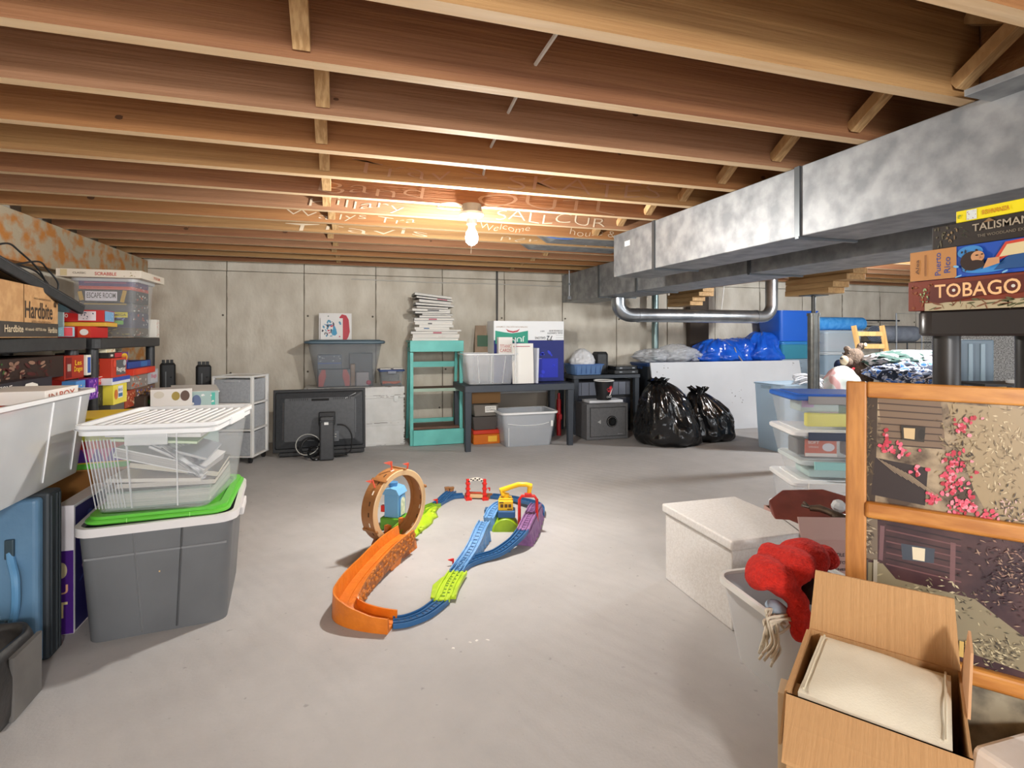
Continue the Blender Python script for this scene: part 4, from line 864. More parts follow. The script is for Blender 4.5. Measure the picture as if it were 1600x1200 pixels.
NV = carton('navy_carton', 'big carton with navy lower half and upside-down printing on white', 'box', (1.555, 4.595, .537), (.655, .22, .535), 0, '#eceded',
  [('f', 'r', 0, -.085, .654, .366, '#12206e'), ('f', 'r', .09, -.15, .36, .17, '#1a2ab0'), ('f', 's', .05, -.12, .4, .26, '#2a3ad0', 3, 18), ('f', 's', -.1, -.17, .3, .16, '#0c144c', 5, 14), ('f', 'r', .06, -.065, .11, .006, '#8a90c8'),
   ('f', 'p', -.165, .125, .30, .115, '#2f9a80', [(-.5, .5), (-.25, .38), (0, .3), (.25, .38), (.5, .5), (.5, -.5), (.25, -.42), (0, -.38), (-.25, -.42), (-.5, -.5)]), ('f', 't', -.165, .11, .24, .05, '#dff0ea', 'JUMBO', 180),
   ('f', 'p', -.155, .185, .13, .03, '#b83a4a', [(-.5, .5), (-.3, .0), (0, -.25), (.3, .0), (.5, .5), (.35, -.4), (0, -.7), (-.35, -.4)]), ('f', 't', -.165, .215, .29, .012, '#b9a79a', 'DISTRIBUTION ELECTRIC COMPANY', 180),
   ('f', 't', .19, .115, .055, .045, '#20242c', '72', 180), ('f', 't', .1, .118, .10, .02, '#30343c', 'GALLONS', 180), ('f', 't', .285, .12, .07, .045, '#9a9da2', '-----\n-----\n-----', 180), ('f', 't', .24, .172, .15, .035, '#4a4e56', 'DUAL CAPACITY\nSTORAGE BOX', 180), ('f', 't', .12, .178, .04, .010, '#4a4e56', 'SIZE 5', 180)])
m = MB(); m.box((0, 0, .10), (.135, .10, .20)); o = m.build('white_carton', M('#e9e4de', .6), None, loc=(1.30, 4.63-.22, .72), rot=(0, 0, 0)); bpy.data.objects.remove(o)
PC = carton('white_carton', 'small white box with red stencil letters hanging over the clear bin', 'box', (1.312, 4.44, .775), (.125, .055, .155), 0, '#ece7e1', [('f', 't', 0, .0, .10, .028, '#c87a72', 'TITANIC'), ('f', 't', 0, -.035, .10, .028, '#c87a72', 'CARDS'), ('f', 'r', 0, -.071, .124, .014, '#4a4a4e')])
GG = empty('gift_bag', (1.17, 4.73, .5355), 'brown and green paper bag behind the empty clear bin', 'bag')
m = MB(); m.loft([[(x, y, 0) for x, y in rrect(.13, .07, .005)], [(x, y, .32) for x, y in rrect(.12, .06, .005)], [(x, y, .50) for x, y in rrect(.10, .012, .004)]]); m.build('sack', M('#9a8570', .7, hex2='#8a7560', scale=10), GG)
m = MB(); m.box((.01, -.037, .36), (.10, .003, .10)); m.build('green_panel', M('#3a5a44', .6), GG)
# things under the table
B = empty('clear_bin', (1.50, 4.47, 0), 'empty clear tote on the floor under the black plastic table', 'storage bin', .0)
m = MB(); m.tub(.41, .27, .49, .34, .29, .035, .003); m.build('body', M('#c9ced4', .25, alpha=.42), B, smooth=True)
m = MB(); m.ring(.49, .34, .278, .016, .014, 0, .035); m.build('rim', CLEARH, B, smooth=True)
m = MB(); m.tube(bez([(-.2, -.166, .20), (-.1, -.160, .185), (0, -.158, .18), (.1, -.160, .185), (.17, -.163, .20)]), .003, 5); m.build('pressed_curve', CLEARH, B)
m = MB(); m.box((.195, -.168, .19), (.02, .008, .05)); m.build('label_tab', WHITE, B, bevel=.003)
m = MB(); m.bb(-.19, -.186, -.155, -.150, .01, .25); m.build('corner_ridge', CLEARH, B)
B = empty('clear_bin', (1.56, 4.92, 0), 'brownish clear tote close to the wall under the black plastic table', 'storage bin')
m = MB(); m.tub(.50, .28, .58, .34, .42, .04, .003); m.build('body', M('#8a8074', .35, alpha=.75), B, smooth=True)
m = MB(); m.ring(.58, .34, .41, .016, .014, 0, .04); m.build('rim', CLEARM, B, smooth=True)
B = empty('orange_bin', (1.175, 4.66, 0), 'orange translucent drawer box on the floor under the black table', 'storage bin')
m = MB(); m.slab(.24, .28, 0, .085, .01); m.build('drawer', M('#d9731c', .35, alpha=.9), B)
m = MB(); m.slab(.245, .285, .087, .035, .01); m.build('lid', M('#c8351a', .4), B)
m = MB(); m.box((.05, -.1425, .045), (.08, .004, .05)); m.build('yellow_card', M('#f0b83a', .5), B)
B = empty('grey_bin', (1.165, 4.66, .124), 'dark grey bin with a white script logo on the orange drawer box', 'storage bin')
m = MB(); m.tub(.20, .25, .235, .28, .115, .012, .004); m.build('body', M('#4d4744', .5), B)
prints(B, (.205, .25, .115), [('f', 'e', -.02, -.01, .055, .055, '#b8b2ac'), ('f', 'e', -.02, -.01, .042, .042, '#4d4744'), ('f', 't', .03, -.02, .06, .02, '#c8c2bc', 'hh')], 'logo')
B = empty('clear_bin', (1.17, 4.66, .242), 'clear lidded box with a white label above the grey bin', 'storage bin')
m = MB(); m.tub(.20, .24, .23, .27, .10, .012, .003); m.build('body', M('#8f877e', .3, alpha=.6), B)
m = MB(); m.box((.04, -.134, .06), (.10, .003, .055)); m.build('label_card', PAPER, B)
prints(B, (.10, .272, .10), [('f', 't', .04, .012, .08, .03, '#7a7672', 'PARTY\nGAMES')], 'lettering')
carton('cardboard_box', 'plain brown cardboard box above the labelled clear box under the table', 'box', (1.19, 4.72, .345), (.26, .24, .12), 0, mat=CARDD)
m = MB(); m.cyl((0, 0, 0), (0, 0, .34), .022, n=12); m.cyl((0, 0, .34), (0, 0, .40), .012, n=10); m.box((.0, -.03, .18), (.03, .02, .05))
o = m.build('fire_extinguisher', M('#a81a20', .35), None, smooth=True, loc=(1.93, 4.72, .0)); o.name = 'red_tube'; tag(o, 'thin red metal cylinder standing behind the black table leg', 'cylinder')
# second black table with crates
black_table((2.42, 4.88, 0), .72, .42, .565, 'dark plastic table behind the grey safe', leg=.024, th=.035)
DC = empty('black_crates', (2.43, 4.90, .0), 'dark plastic drawer unit under the table behind the safe', 'drawers')
m = MB(); m.bb(-.29, .29, -.13, .15, 0, .51); m.build('case', M('#1d1f24', .5), DC, bevel=.004)
for k, (z, h, c) in enumerate(((.36, .13, '#6f7480'), (.19, .14, '#2a2e3a'), (.03, .13, '#23262c'))):
    m = MB(); m.bb(-.28, .28, -.142, -.131, z, z+h); dr = m.build('drawer', M(c, .35), DC, bevel=.003)
    if k == 0:
        for q in range(7):
            m = MB(); m.bb(-.25+q*.08, -.247+q*.08, -.1445, -.1425, z+.005, z+h-.005); m.build('divider', BLKM, dr)
# bin with white sack
B = empty('blue_bin', (2.24, 4.84, .566), 'translucent blue basket with the white sack in it', 'storage bin')
m = MB(); m.tub(.27, .24, .31, .27, .10, .02, .003); m.build('body', M('#6f93c4', .35, alpha=.7), B, smooth=True)
m = MB(); m.ring(.31, .27, .093, .010, .010, 0, .02); m.build('rim', M('#4f74b0', .35, alpha=.9), B)
for q in range(6):
    m = MB(); m.bb(-.13+q*.05, -.127+q*.05, -.134, -.126, .01, .09); m.build('rib', M('#3f5f98', .4), B)
bm = bag((.125, .11, .115), 9, .14, folds=6, pinch=.75)
o = bm.build('plastic_sack', M('#e3e4e6', .3, alpha=.92, name='thin_white_plastic'), None, smooth='all', loc=(2.22, 4.83, .60)); tag(o, 'knotted white plastic sack in the blue basket', 'bag')
e = empty('black_case', (2.46, 4.92, .566), 'upright black box beside the white sack', 'box', .15)
m = MB(); m.loft([[(x, y, z) for x, y in rrect(.13, .12, .02)] for z in (0, .19)]+[[(x, y, .215) for x, y in rrect(.11, .09, .02)]]); m.build('case', BLK, e)
m = MB(); m.bb(.035, .04, -.062, -.058, .01, .2); m.build('seam', BLKG, e)
for k, (x, z, w1, lb) in enumerate(((2.66, .566, .27, 'flat black case lying on the dark table beside the upright black box'), (2.66, .606, .25, 'black glossy tray on top of the flat black case'))):
    e = empty('flat_case', (x, 4.86, z), lb, 'case')
    m = MB(); m.slab(w1, .26, 0, .037, .02); m.build('shell', BLK if k == 0 else BLKG, e)
    for q in (-.07, .07):
        m = MB(); m.box((q, -.132, .018), (.03, .006, .012)); m.build('clasp', STEEL, e)
# safe
SF = empty('safe', (2.275, 4.52, 0), 'dark grey steel safe with a combination dial on the floor', 'safe', -.02)
SG = M('#6b6c6e', .5, hex2='#646567', scale=60, bump=.05, bscale=200, name='safe_enamel')
m = MB(); m.bb(-.205, .205, -.13, .13, .004, .325); m.build('body', SG, SF, bevel=.004)
m = MB(); m.bb(-.175, .180, -.134, -.131, .03, .295); m.build('door_gap', BLKM, SF)
m = MB(); m.bb(-.171, .176, -.140, -.1305, .034, .291); dr = m.build('door', SG, SF, bevel=.003)
m = MB(); m.cyl((.035, -.141, .165), (.035, -.150, .165), .052, .050, n=28); m.build('dial_ring', BLKG, dr)
m = MB(); m.cyl((.035, -.150, .165), (.035, -.168, .165), .030, .026, n=24); m.build('dial_knob', M('#1a1b1c', .3, .3), dr)
m = MB()
for k in range(24):
    a = 2*PI*k/24; m.box((.035+.043*math.cos(a), -.1505, .165+.043*math.sin(a)), (.003, .001, .003))
m.build('dial_marks', M('#e8e8e6', .5), dr, kind='stuff')
m = MB(); m.cyl((-.085, -.140, .165), (-.085, -.146, .165), .020, n=3); m.build('key_escutcheon', M('#c9c9c6', .3, .6), dr)
prints(SF, (.35, .281, .33), [('f', 't', .12, -.115, .05, .010, '#b8b8b6', 'Sentry')], 'brand_lettering')
m = MB(); m.box((0, 0, .012), (.34, .16, .022)); o = m.build('white_tray', M('#dfe2e6', .4), None, loc=(2.29, 4.53, .3265)); tag(o, 'flat white and blue tray lying on top of the safe', 'tray')
BK = empty('bucket', (2.29, 4.50, .352), 'black paper bucket with a red maple leaf standing on the safe', 'bucket')
BM = M('#1c1c1e', .4)
m = MB(); m.lathe([(.066, 0), (.090, .172), (.0875, .172), (.064, .003)], n=32); m.build('wall', BM, BK, smooth=True)
m = MB(); m.lathe([(.0895, .170), (.095, .173), (.095, .179), (.0885, .181), (.0865, .174)], n=32, cap0=False, cap1=False); m.build('rim', WHITE, BK, smooth=True)
leaf = [(0, .5), (.1, .3), (.22, .38), (.2, .1), (.4, .22), (.38, .1), (.5, .05), (.3, -.15), (.33, -.25), (.05, -.2), (.03, -.45), (-.03, -.45), (-.05, -.2), (-.33, -.25), (-.3, -.15), (-.5, .05), (-.38, .1), (-.4, .22), (-.2, .1), (-.22, .38), (-.1, .3)]
def wrap(mb, pts, th0, z0, s, m=0):
    "print wrapped on the bucket wall"
    idx = []
    for x, y in pts:
        z = z0+y*s; r = .066+.024*z/.172+.0008; th = th0+x*s/r; idx.append(mb.vv((r*math.sin(th), -r*math.cos(th), z)))
    c = len(idx); x0 = sum(p[0] for p in pts)/c; y0 = sum(p[1] for p in pts)/c; z = z0+y0*s; r = .066+.024*z/.172+.0009; th = th0+x0*s/r; ci = mb.vv((r*math.sin(th), -r*math.cos(th), z))
    for i in range(c): mb.face([ci, idx[i], idx[(i+1) % c]], m)
m = MB(); wrap(m, leaf, .38, .095, .085); m.build('maple_leaf', M('#d8303a', .5), BK)
m = MB(); wrap(m, [(.0, .1), (.25, .45), (.3, .3), (.1, -.3), (-.1, -.5), (-.3, -.5)], .5, .075, .07); m.build('white_swoosh', M('#e9e9e7', .5), BK)
m = MB(); vs, fs = text_mesh('CANADA', .02); b0 = 0
for x, y in vs:
    z = .03+y*.018; r = .0668+.024*z/.172+.0009; th = .42+x*.075/r; m.vv((r*math.sin(th), -r*math.cos(th), z))
for f_ in fs: m.face(f_)
m.build('lettering', M('#e9e9e7', .5), BK)
# garbage bags
GBM = M('#0b0b0c', .16, hex2='#101013', scale=5, bump=.5, bscale=14, spec=.7, name='black_poly')
for nm, loc, r, sd, kx, lb in (('big', (2.72, 4.10, 0), (.275, .25, .29), 3, -.11, 'larger black garbage bag slumped beside the safe'), ('small', (3.17, 4.15, 0), (.235, .20, .235), 7, -.12, 'smaller black garbage bag leaning on the white board')):
    bm = bag2((r[0], r[1], r[2]*1.80), sd, .20, (kx, 0))
    o = bm.build('garbage_bag', GBM, None, smooth='all', loc=loc); tag(o, lb, 'bag')
    fr = MB(); rnd = random.Random(sd); top = 1.72*r[2]
    for ring_ in range(3):
        L_ = []
    lp = []
    for j, (rr, zz) in enumerate(((.055, top), (.040, top+.02), (.055, top+.04), (.08, top+.065))):
        lp.append([(kx*.92+math.cos(2*PI*k/26)*rr*(1+.35*math.sin(k*2.1+j)*j/3), math.sin(2*PI*k/26)*rr*(1+.3*math.cos(k*1.7)*j/3), zz+.018*math.sin(k*1.9+sd)*j/3) for k in range(26)])
    fr.loft(lp, cap0=False, cap1=False); fr.build('gathered_neck', GBM, o, smooth='all')
# white board
WBd = fl(1130, 671); 
m = MB(); m.bb(-.91, .91, -.008, .008, 0, .69)
o = m.build('white_board', M('#c9ccd0', .5, hex2='#c2c5c9', scale=2, name='melamine'), None, loc=(3.775, 4.50, 0), rot=(-.20, 0, -.012), bevel=.001); tag(o, 'large white melamine board leaning against the storage totes', 'board')
m = MB(); rnd = random.Random(5)
for cx, cz, n_ in ((-.78, .6, 6), (.86, .6, 8), (-.02, .1, 4), (.05, .33, 10), (.8, .05, 5)):
    for k in range(n_):
        x, z = cx+rnd.uniform(-.07, .07), cz+rnd.uniform(-.07, .07); q = rnd.uniform(.003, .006); m.poly([(x+q*math.cos(a), -.0088, z+q*math.sin(a)) for a in (0, 1.2, 2.5, 3.8, 5)])
m.build('chips', M('#4a4642', .9), o, kind='stuff')
# ================================================================ toy train track on the floor
def pf(u, v, fw): 
    "point at a given distance straight ahead of the eye"
    r = (u-800)/FPX*fw; return Vector((ST*fw+CT*r, CT*fw-ST*r, EYE-(v-HORIZON)/FPX*fw))
TO = Vector((.45, 2.35, 0)); toy = empty('toy_train_track', TO, 'colorful plastic toy train track with loop and crane on the concrete floor', 'toy')
def TM():
    m = MB(); m.T = Matrix.Translation(-TO); return m
OR = M('#d8781c', .42, hex2='#cf7019', scale=30, bump=.25, bscale=60, name='orange_toy'); ORD = M('#b5651d', .5, hex2='#8a4d1a', scale=45, bump=.6, bscale=60, name='rock_orange')
DB = M('#2b5c8c', .32, name='dark_blue_toy'); LB = M('#6c9ccb', .35, hex2='#5d8dbe', scale=40, bump=.3, bscale=70, name='light_blue_toy'); LM = M('#b5d225', .4, hex2='#a5c41e', scale=20, bump=.2, bscale=60, name='lime_toy')
LMD = M('#7fa81f', .45); TN = M('#a06d3e', .45, hex2='#946338', scale=10, name='tan_toy'); TNL = M('#d3b083', .4); RD = M('#d2281f', .35); RDO = M('#dd5a40', .4); YL = M('#f0bd1e', .35); PU = M('#8f6495', .45, hex2='#7b5583', scale=25, bump=.4, bscale=60, name='purple_toy'); BT = M('#6fa6cf', .35); GRN = M('#5d9a26', .45)
k_ = 1.28
TP = [(a*k_, b*k_) for a, b in [(-.022, 0), (-.022, .012), (-.018, .012), (-.018, .007), (-.010, .007), (-.010, .0105), (-.007, .0105), (-.007, .007), (.007, .007), (.007, .0105), (.010, .0105), (.010, .007), (.018, .007), (.018, .012), (.022, .012), (.022, 0)]]
def track(name, pts, mat, n=8, tie=True, skirt=False, skmat=None, wide=0):
    P = bez(pts, n); m = TM(); m.sweep(P, TP); o = m.build(name, mat, toy)
    if tie:
        t = TM(); acc = 0
        for a, b in zip(P, P[1:]):
            acc += (b-a).length
            if acc > .017:
                acc = 0; d = (b-a).normalized(); d2 = Vector((d.y, -d.x, 0)); c = b+Vector((0, 0, .0085*1.0)); t.beam(c-d2*.012, c+d2*.012, .006, .004)
        t.build('sleepers', M('#1d4066' if mat is DB else '#5a7f1a' if mat in (LM, LMD) else '#4a6f98' if mat is LB else '#6a4670', .5), o, kind='stuff')
    if skirt:
        m = TM(); w_ = .030+wide
        m.sweep(P, lambda i, p: [(-w_-wide, -p.z+.0005), (-w_*.9, -.001), (w_*.9, -.001), (w_+wide+.006*math.sin(i*1.7), -p.z+.0005)]); m.build('ramp_side', skmat or mat, o)
    return o
z = .002
track('curved_track', [fl(614, 976, z), fl(636, 973, z), fl(662, 963, z), fl(682, 949, z), fl(692, 940, z)], DB)
pl = [fl(*p, 0) for p in ((672.5, 936), (676, 917), (690, 905), (705, 897), (721, 897), (717.5, 920), (705, 931), (688, 941))]
m = TM(); m.loft([[(p.x, p.y, .0) for p in pl], [(p.x, p.y, .008) for p in pl]]); m.build('crossing_plate', LM, toy, bevel=.002)
track('crossing_track', [fl(690, 941, .0085), fl(697, 922, .0085), fl(711, 898, .0085)], LM)
track('crossing_track', [fl(700, 936, .0087), fl(707, 917, .0087), fl(719, 897, .0087)], LM)
track('branch_track', [fl(713, 896, z), fl(720, 885, .004), fl(730, 871, .012), fl(741, 852, .036), fl(750, 831, .062), fl(757, 818, .074)], LB, skirt=True)
track('branch_track', [fl(714, 896, z), fl(728, 884, z), fl(750, 875, .004), fl(775, 867, .010), fl(795, 854, .026), fl(809, 841, .048), fl(817, 831, .06)], DB)
for q, (uu, vv) in enumerate(((795, 862), (806, 852))):
    c = fl(uu, vv, 0); m = TM(); m.cyl(c, c+Vector((0, 0, .026+.02*q)), .008, n=8); m.build('trestle', DB, toy)
track('slope_track', [fl(817, 831, .062), fl(823, 818, .075), fl(829, 806, .078), fl(834, 795, .07), fl(838, 790, .05)], PU, skirt=True, wide=.006)
track('curved_track', [fl(842, 806, .012), fl(842, 795, .02), fl(832, 788, .024), fl(812, 783, .014), fl(790, 779, .004), fl(768, 777, z)], DB)
track('raised_track', [fl(764, 812, .055), fl(770, 800, .072), fl(778, 792, .082), fl(790, 786, .084)], LB, skirt=True)
c = fl(772, 817, 0); m = TM(); m.box((c.x, c.y+.01, .035), (.09, .05, .07), R=Matrix.Rotation(-.35, 3, 'Z')); m.build('block', M('#31597f', .4), toy, bevel=.004)
track('straight_track', [fl(768, 777, z), fl(748, 776, z), fl(726, 776, z)], TN)
track('curved_track', [fl(724, 776, z), fl(706, 778, z), fl(692, 784, z), fl(682, 790, z)], DB)
track('spur_track', [fl(688, 786, z), fl(697, 777, .004), fl(706, 770, .006)], DB)
for uu in (698.5, 705.5):
    c = fl(uu, 771, 0); m = TM(); m.box((c.x, c.y, .02), (.024, .02, .036)); m.box((c.x, c.y, .034), (.030, .024, .008)); m.build('bumper', TN, toy, bevel=.002)
track('valley_track', [fl(682, 790, .004), fl(665, 797, .018), fl(645, 810, .032), fl(624, 828, .04), fl(612, 842, .042)], LMD, skirt=True, skmat=LM)
hl = [fl(*p, 0) for p in ((606, 851), (630, 853), (652, 838), (662, 829), (668, 825), (676, 818), (678, 812), (685, 808), (682, 800), (686, 794), (676, 790), (655, 800), (630, 815), (612, 833))]
hc = sum(hl, Vector())/len(hl); m = TM()
m.loft([[(p.x, p.y, 0) for p in hl], [(p.x+(hc.x-p.x)*.16, p.y+(hc.y-p.y)*.16, .016+.008*math.sin(i*2.3)) for i, p in enumerate(hl)], [(p.x+(hc.x-p.x)*.5, p.y+(hc.y-p.y)*.5, .030+.006*math.cos(i*1.9)) for i, p in enumerate(hl)]]); m.build('lime_hill', LM, toy, smooth='all')
m = TM(); rnd = random.Random(4)
for k in range(14):
    t_ = rnd.random(); p = hl[2]*(1-t_)+hl[8]*t_; m.ball((p.x-.03*rnd.random(), p.y+rnd.uniform(-.03, .03), .018), (.012, .012, .008), 8, 5)
m.build('bushes', LM, toy, smooth='all', kind='stuff')
# red finish gate and tan bridge
g0 = fl(731, 780, 0); g1 = fl(757, 780, 0)
for gp in (g0, g1):
    m = TM(); m.box((gp.x, gp.y, .058), (.018, .018, .116)); gpo = m.build('gate_post', RD, toy, bevel=.002)
    for zz in (.03, .06, .09):
        m = TM(); m.box((gp.x, gp.y, zz), (.024, .024, .008)); m.build('band', RD, gpo)
    m = TM(); m.box((gp.x, gp.y-.005, .006), (.035, .05, .012)); m.build('gate_foot', RD, gpo)
m = TM(); P = [g0.lerp(g1, t_)+Vector((0, 0, .098+.012*math.sin(PI*t_))) for t_ in [k/8 for k in range(9)]]; m.sweep(P, [(-.006, 0), (-.006, .014), (.006, .014), (.006, 0)]); gb_ = m.build('gate_arch', M('#e9dfd2', .5), toy)
m = TM()
for k in range(8): m.box(P[k].lerp(P[k+1], .5)+Vector((0, -.0065, .0035+.007*(k % 2))), (.011, .002, .007))
m.build('checker', BLKM, gb_, kind='stuff')
m = TM(); m.beam(g0+Vector((.01, 0, .018)), g1+Vector((-.01, 0, .018)), .012, .018); m.build('tan_bridge', TNL, toy)
m = TM(); m.beam(g0+Vector((.01, .03, .03)), g1+Vector((-.01, .03, .03)), .008, .008); m.build('bridge_rail', RDO, toy)
def flag(p, s=1, mat=RDO, lean=0, name='flag'):
    m = TM(); m.cyl(p, p+Vector((lean, 0, .034*s)), .004, n=6); m.loft([[(p.x+lean-.004, p.y-.003, p.z+.034*s), (p.x+lean-.004, p.y-.003, p.z+.020*s), (p.x+lean-.028*s, p.y-.003, p.z+.030*s)], [(p.x+lean-.004, p.y+.003, p.z+.034*s), (p.x+lean-.004, p.y+.003, p.z+.020*s), (p.x+lean-.028*s, p.y+.003, p.z+.030*s)]]); m.build(name, mat, toy)
flag(fl(683, 788, .008), .9, RD); flag(fl(708, 883, 0), .8, RD); flag(g1+Vector((.03, 0, .045)), .6, RD)
# loop
FW, RT = Vector((ST, CT, 0)), Vector((CT, -ST, 0)); U_ = (RT*.55+FW*.835).normalized(); AX = (RT*.835-FW*.55).normalized()
nc = pf(626, 791, 2.36); fc = nc-AX*.072; RO = .159
m = TM(); n = 72; W2 = .072; prof = [(0, RO), (0, RO-.024), (.006, RO-.024), (.006, RO-.008), (W2-.006, RO-.008), (W2-.006, RO-.024), (W2, RO-.024), (W2, RO)]
lp = []
for k in range(n):
    a = 2*PI*k/n; d = U_*math.cos(a)+Vector((0, 0, 1))*math.sin(a); lp.append([fc+AX*t_+d*r for t_, r in prof])
m.loft(lp, closed=True); ring = m.build('loop', TN, toy)
m = TM(); lp = []
for k in range(n):
    a = 2*PI*k/n; d = U_*math.cos(a)+Vector((0, 0, 1))*math.sin(a); lp.append([nc+AX*t_+d*r for t_, r in ((.0005, RO+.001), (.003, RO-.002), (.003, RO-.023), (.0005, RO-.025))])
m.loft(lp, closed=True); m.build('loop_rim', TNL, ring)
m = TM(); m2 = TM()
for k in range(22):
    a = 2*PI*k/22; d = U_*math.cos(a)+Vector((0, 0, 1))*math.sin(a); tg = -U_*math.sin(a)+Vector((0, 0, 1))*math.cos(a); R = Matrix((tg, AX, d)).transposed()
    (m if k % 3 else m2).box(fc+AX*.045+d*(RO+.0002), (.018, .006, .0016), R=R); (m2 if k % 4 else m).box(fc+AX*.05+d*(RO-.0085), (.018, .006, .0016), R=R)
m.build('slots', M('#4a2d18', .7), ring, kind='stuff'); m2.build('slots_light', M('#efe4d2', .5), ring, kind='stuff')
for a in (0.35, 2.2, 3.6, 1.45):
    d = U_*math.cos(a)+Vector((0, 0, 1))*math.sin(a); tg = -U_*math.sin(a)+Vector((0, 0, 1))*math.cos(a); R = Matrix((tg, AX, d)).transposed()
    m = TM(); m.box(fc+AX*.04+d*(RO+.002), (.012, .088, .008), R=R); m.build('clip', TN, ring, bevel=.001)
def at_ring(a, t_=.04): return fc+AX*t_+(U_*math.cos(a)+Vector((0, 0, 1))*math.sin(a))*RO
flag(at_ring(1.72), 1.2); flag(at_ring(1.1), .9, lean=.006); flag(at_ring(2.42), 1.0, lean=-.01)
# orange rock base and banked ramp
m = TM(); bp_ = [fl(*p, 0) for p in ((576, 868), (596, 874), (632, 872), (652, 856), (650, 842), (612, 840), (584, 848))]
bc = sum(bp_, Vector())/7
m.loft([[(p.x, p.y, 0) for p in bp_], [(p.x+(bc.x-p.x)*.12, p.y+(bc.y-p.y)*.12, .022) for p in bp_], [(p.x+(bc.x-p.x)*.1, p.y+(bc.y-p.y)*.1, .045+.006*math.sin(i*2)) for i, p in enumerate(bp_)]]); m.build('rock_base', ORD, toy)
for (uu, vv, hh) in ((606, 846, .05), (628, 838, .062), (618, 850, .045)):
    c = fl(uu, vv, 0); m = TM(); m.box((c.x, c.y, .045+hh/2-.02), (.022, .03, hh), R=Matrix.Rotation(.6, 3, 'Z')); m.build('rock_pillar', OR, toy, bevel=.004)
RP = bez([fl(634, 836, .075), fl(612, 852, .072), fl(588, 876, .060), fl(564, 904, .045), (fl(547, 930, .035)), fl(541, 948, .028), fl(556, 961, .020), fl(584, 970, .014), fl(614, 975, .010)], 7); NR = len(RP)
def rprof(i, p):
    t_ = i/(NR-1); bank = .036+.018*math.sin(PI*min(1, max(0, (t_-.3)/.6))); wl_ = .040
    low = -p.z+.0006; arch = 0
    inner_low = low if t_ > .55 or (.12 < t_ < .2) or (.34 < t_ < .44) else -min(p.z-.004, .045)
    return [(-wl_, inner_low), (-wl_, .026), (-wl_+.005, .026), (-wl_+.006, 0), (-.006, 0), (-.005, .003), (.005, .003), (.006, 0), (wl_-.010, 0), (wl_-.003, bank), (wl_+.003, bank), (wl_+.006, low)]
RP2 = RP
m = TM(); m.sweep(RP2, rprof); rmp = m.build('banked_ramp', OR, toy)
m = TM()
m.sweep(RP2[:int(NR*.72)], lambda i, p: [(-.0405, .0262), (-.0405, max(-p.z+.001, -.045)), (-.0425, max(-p.z+.001, -.045)), (-.044, .02), (-.0425, .0262)]); m.build('rock_wall', ORD, rmp)
m = TM(); rnd = random.Random(6)
for i in range(0, int(NR*.74)):
    for q in range(3):
        p = RP2[i].lerp(RP2[min(i+1, NR-1)], rnd.random()); t = (RP2[min(i+1, NR-1)]-RP2[max(0, i-1)]); t.z = 0; t.normalize(); sd = Vector((t.y, -t.x, 0))
        c = p-sd*.0435+Vector((0, 0, rnd.uniform(max(-p.z+.006, -.035), .024))); m.box(c, (.006, .012, .006), R=Matrix.Rotation(math.atan2(t.y, t.x)+PI/2+rnd.uniform(-.3, .3), 3, 'Z') @ Matrix.Rotation(rnd.uniform(-.6, .6), 3, 'X'))
m.build('rocks', M('#c9782a', .5), rmp, kind='stuff')
# blue clock tower
tb = fl(617, 824, 0); TR_ = Matrix.Translation(tb-TO) @ Matrix.Rotation(-.55, 4, 'Z')
def TT():
    m = MB(); m.T = TR_; return m
m = TT(); m.box((0, 0, .03), (.11, .10, .06)); m.build('tower_base', GRN, toy, bevel=.006)
m = TT(); m.box((0, 0, .115), (.075, .08, .11)); twr = m.build('tower', BT, toy, bevel=.004)
m = TT(); m.prism_y([(-.046, .17), (.046, .17), (.030, .198), (0, .205), (-.030, .198)], -.046, .046); m.build('tower_roof', BT, twr, bevel=.002)
m = TT(); m.cyl((-.01, 0, .2), (-.01, 0, .222), .020, .024, n=12); m.build('chimney', M('#4d84b4', .4), twr)
arch = lambda w_, h_, z0: [(-w_/2, z0), (w_/2, z0)]+[(w_/2*math.cos(a), z0+h_-w_/2+w_/2*math.sin(a)) for a in [PI*k/10 for k in range(11)]]
m = TT(); m.T = TR_ @ Matrix.Rotation(PI/2, 4, 'Z'); m.prism_y(arch(.060, .100, .065), -.0425, -.038); m.build('arch_frame', M('#5b93c2', .35), twr)
m = TT(); m.T = TR_ @ Matrix.Rotation(PI/2, 4, 'Z'); m.prism_y(arch(.044, .085, .068), -.044, -.040); m.build('arch_panel', M('#dcdcc0', .5, hex2='#b9c5a8', scale=60), twr)
m = TT(); m.box((-.045, -.03, .10), (.02, .02, .03)); m.build('lever', RD, twr)
# crane
cb_ = fl(790, 831, 0)
def TC():
    m = MB(); m.T = Matrix.Translation(cb_-TO) @ Matrix.Rotation(-YAW, 4, 'Z'); return m
m = TC(); m.loft([[(.066*math.cos(a)*s, y, .066*math.sin(a)*s) for a in [PI*k/14 for k in range(15)]] for y, s in ((-.004, .9), (.004, 1), (.065, 1), (.075, .88))]); m.build('crane_rock', M('#9cc01e', .4, hex2='#8ab018', scale=20, bump=.2, bscale=50), toy, smooth=True)
m = TC(); m.box((.004, .035, .082), (.085, .07, .034)); m.build('crane_foot', M('#28598a', .4), toy, bevel=.006)
m = TC(); m.box((.0, .035, .122), (.072, .055, .048)); cab = m.build('crane_cab', YL, toy, bevel=.005)
m = TC(); m.box((.0, .0365, .150), (.060, .045, .012)); m.build('cab_roof', YL, cab, bevel=.003)
m = TC(); rnd = random.Random(2)
for x in (-.018, .002, .020): m.box((x, .0068, .122), (.014, .002, .016)); 
m.box((-.02, .0068, .138), (.02, .002, .006)); m.box((.02, .0068, .106), (.024, .002, .005)); m.build('cab_marks', M('#5a3a10', .6), cab, kind='stuff')
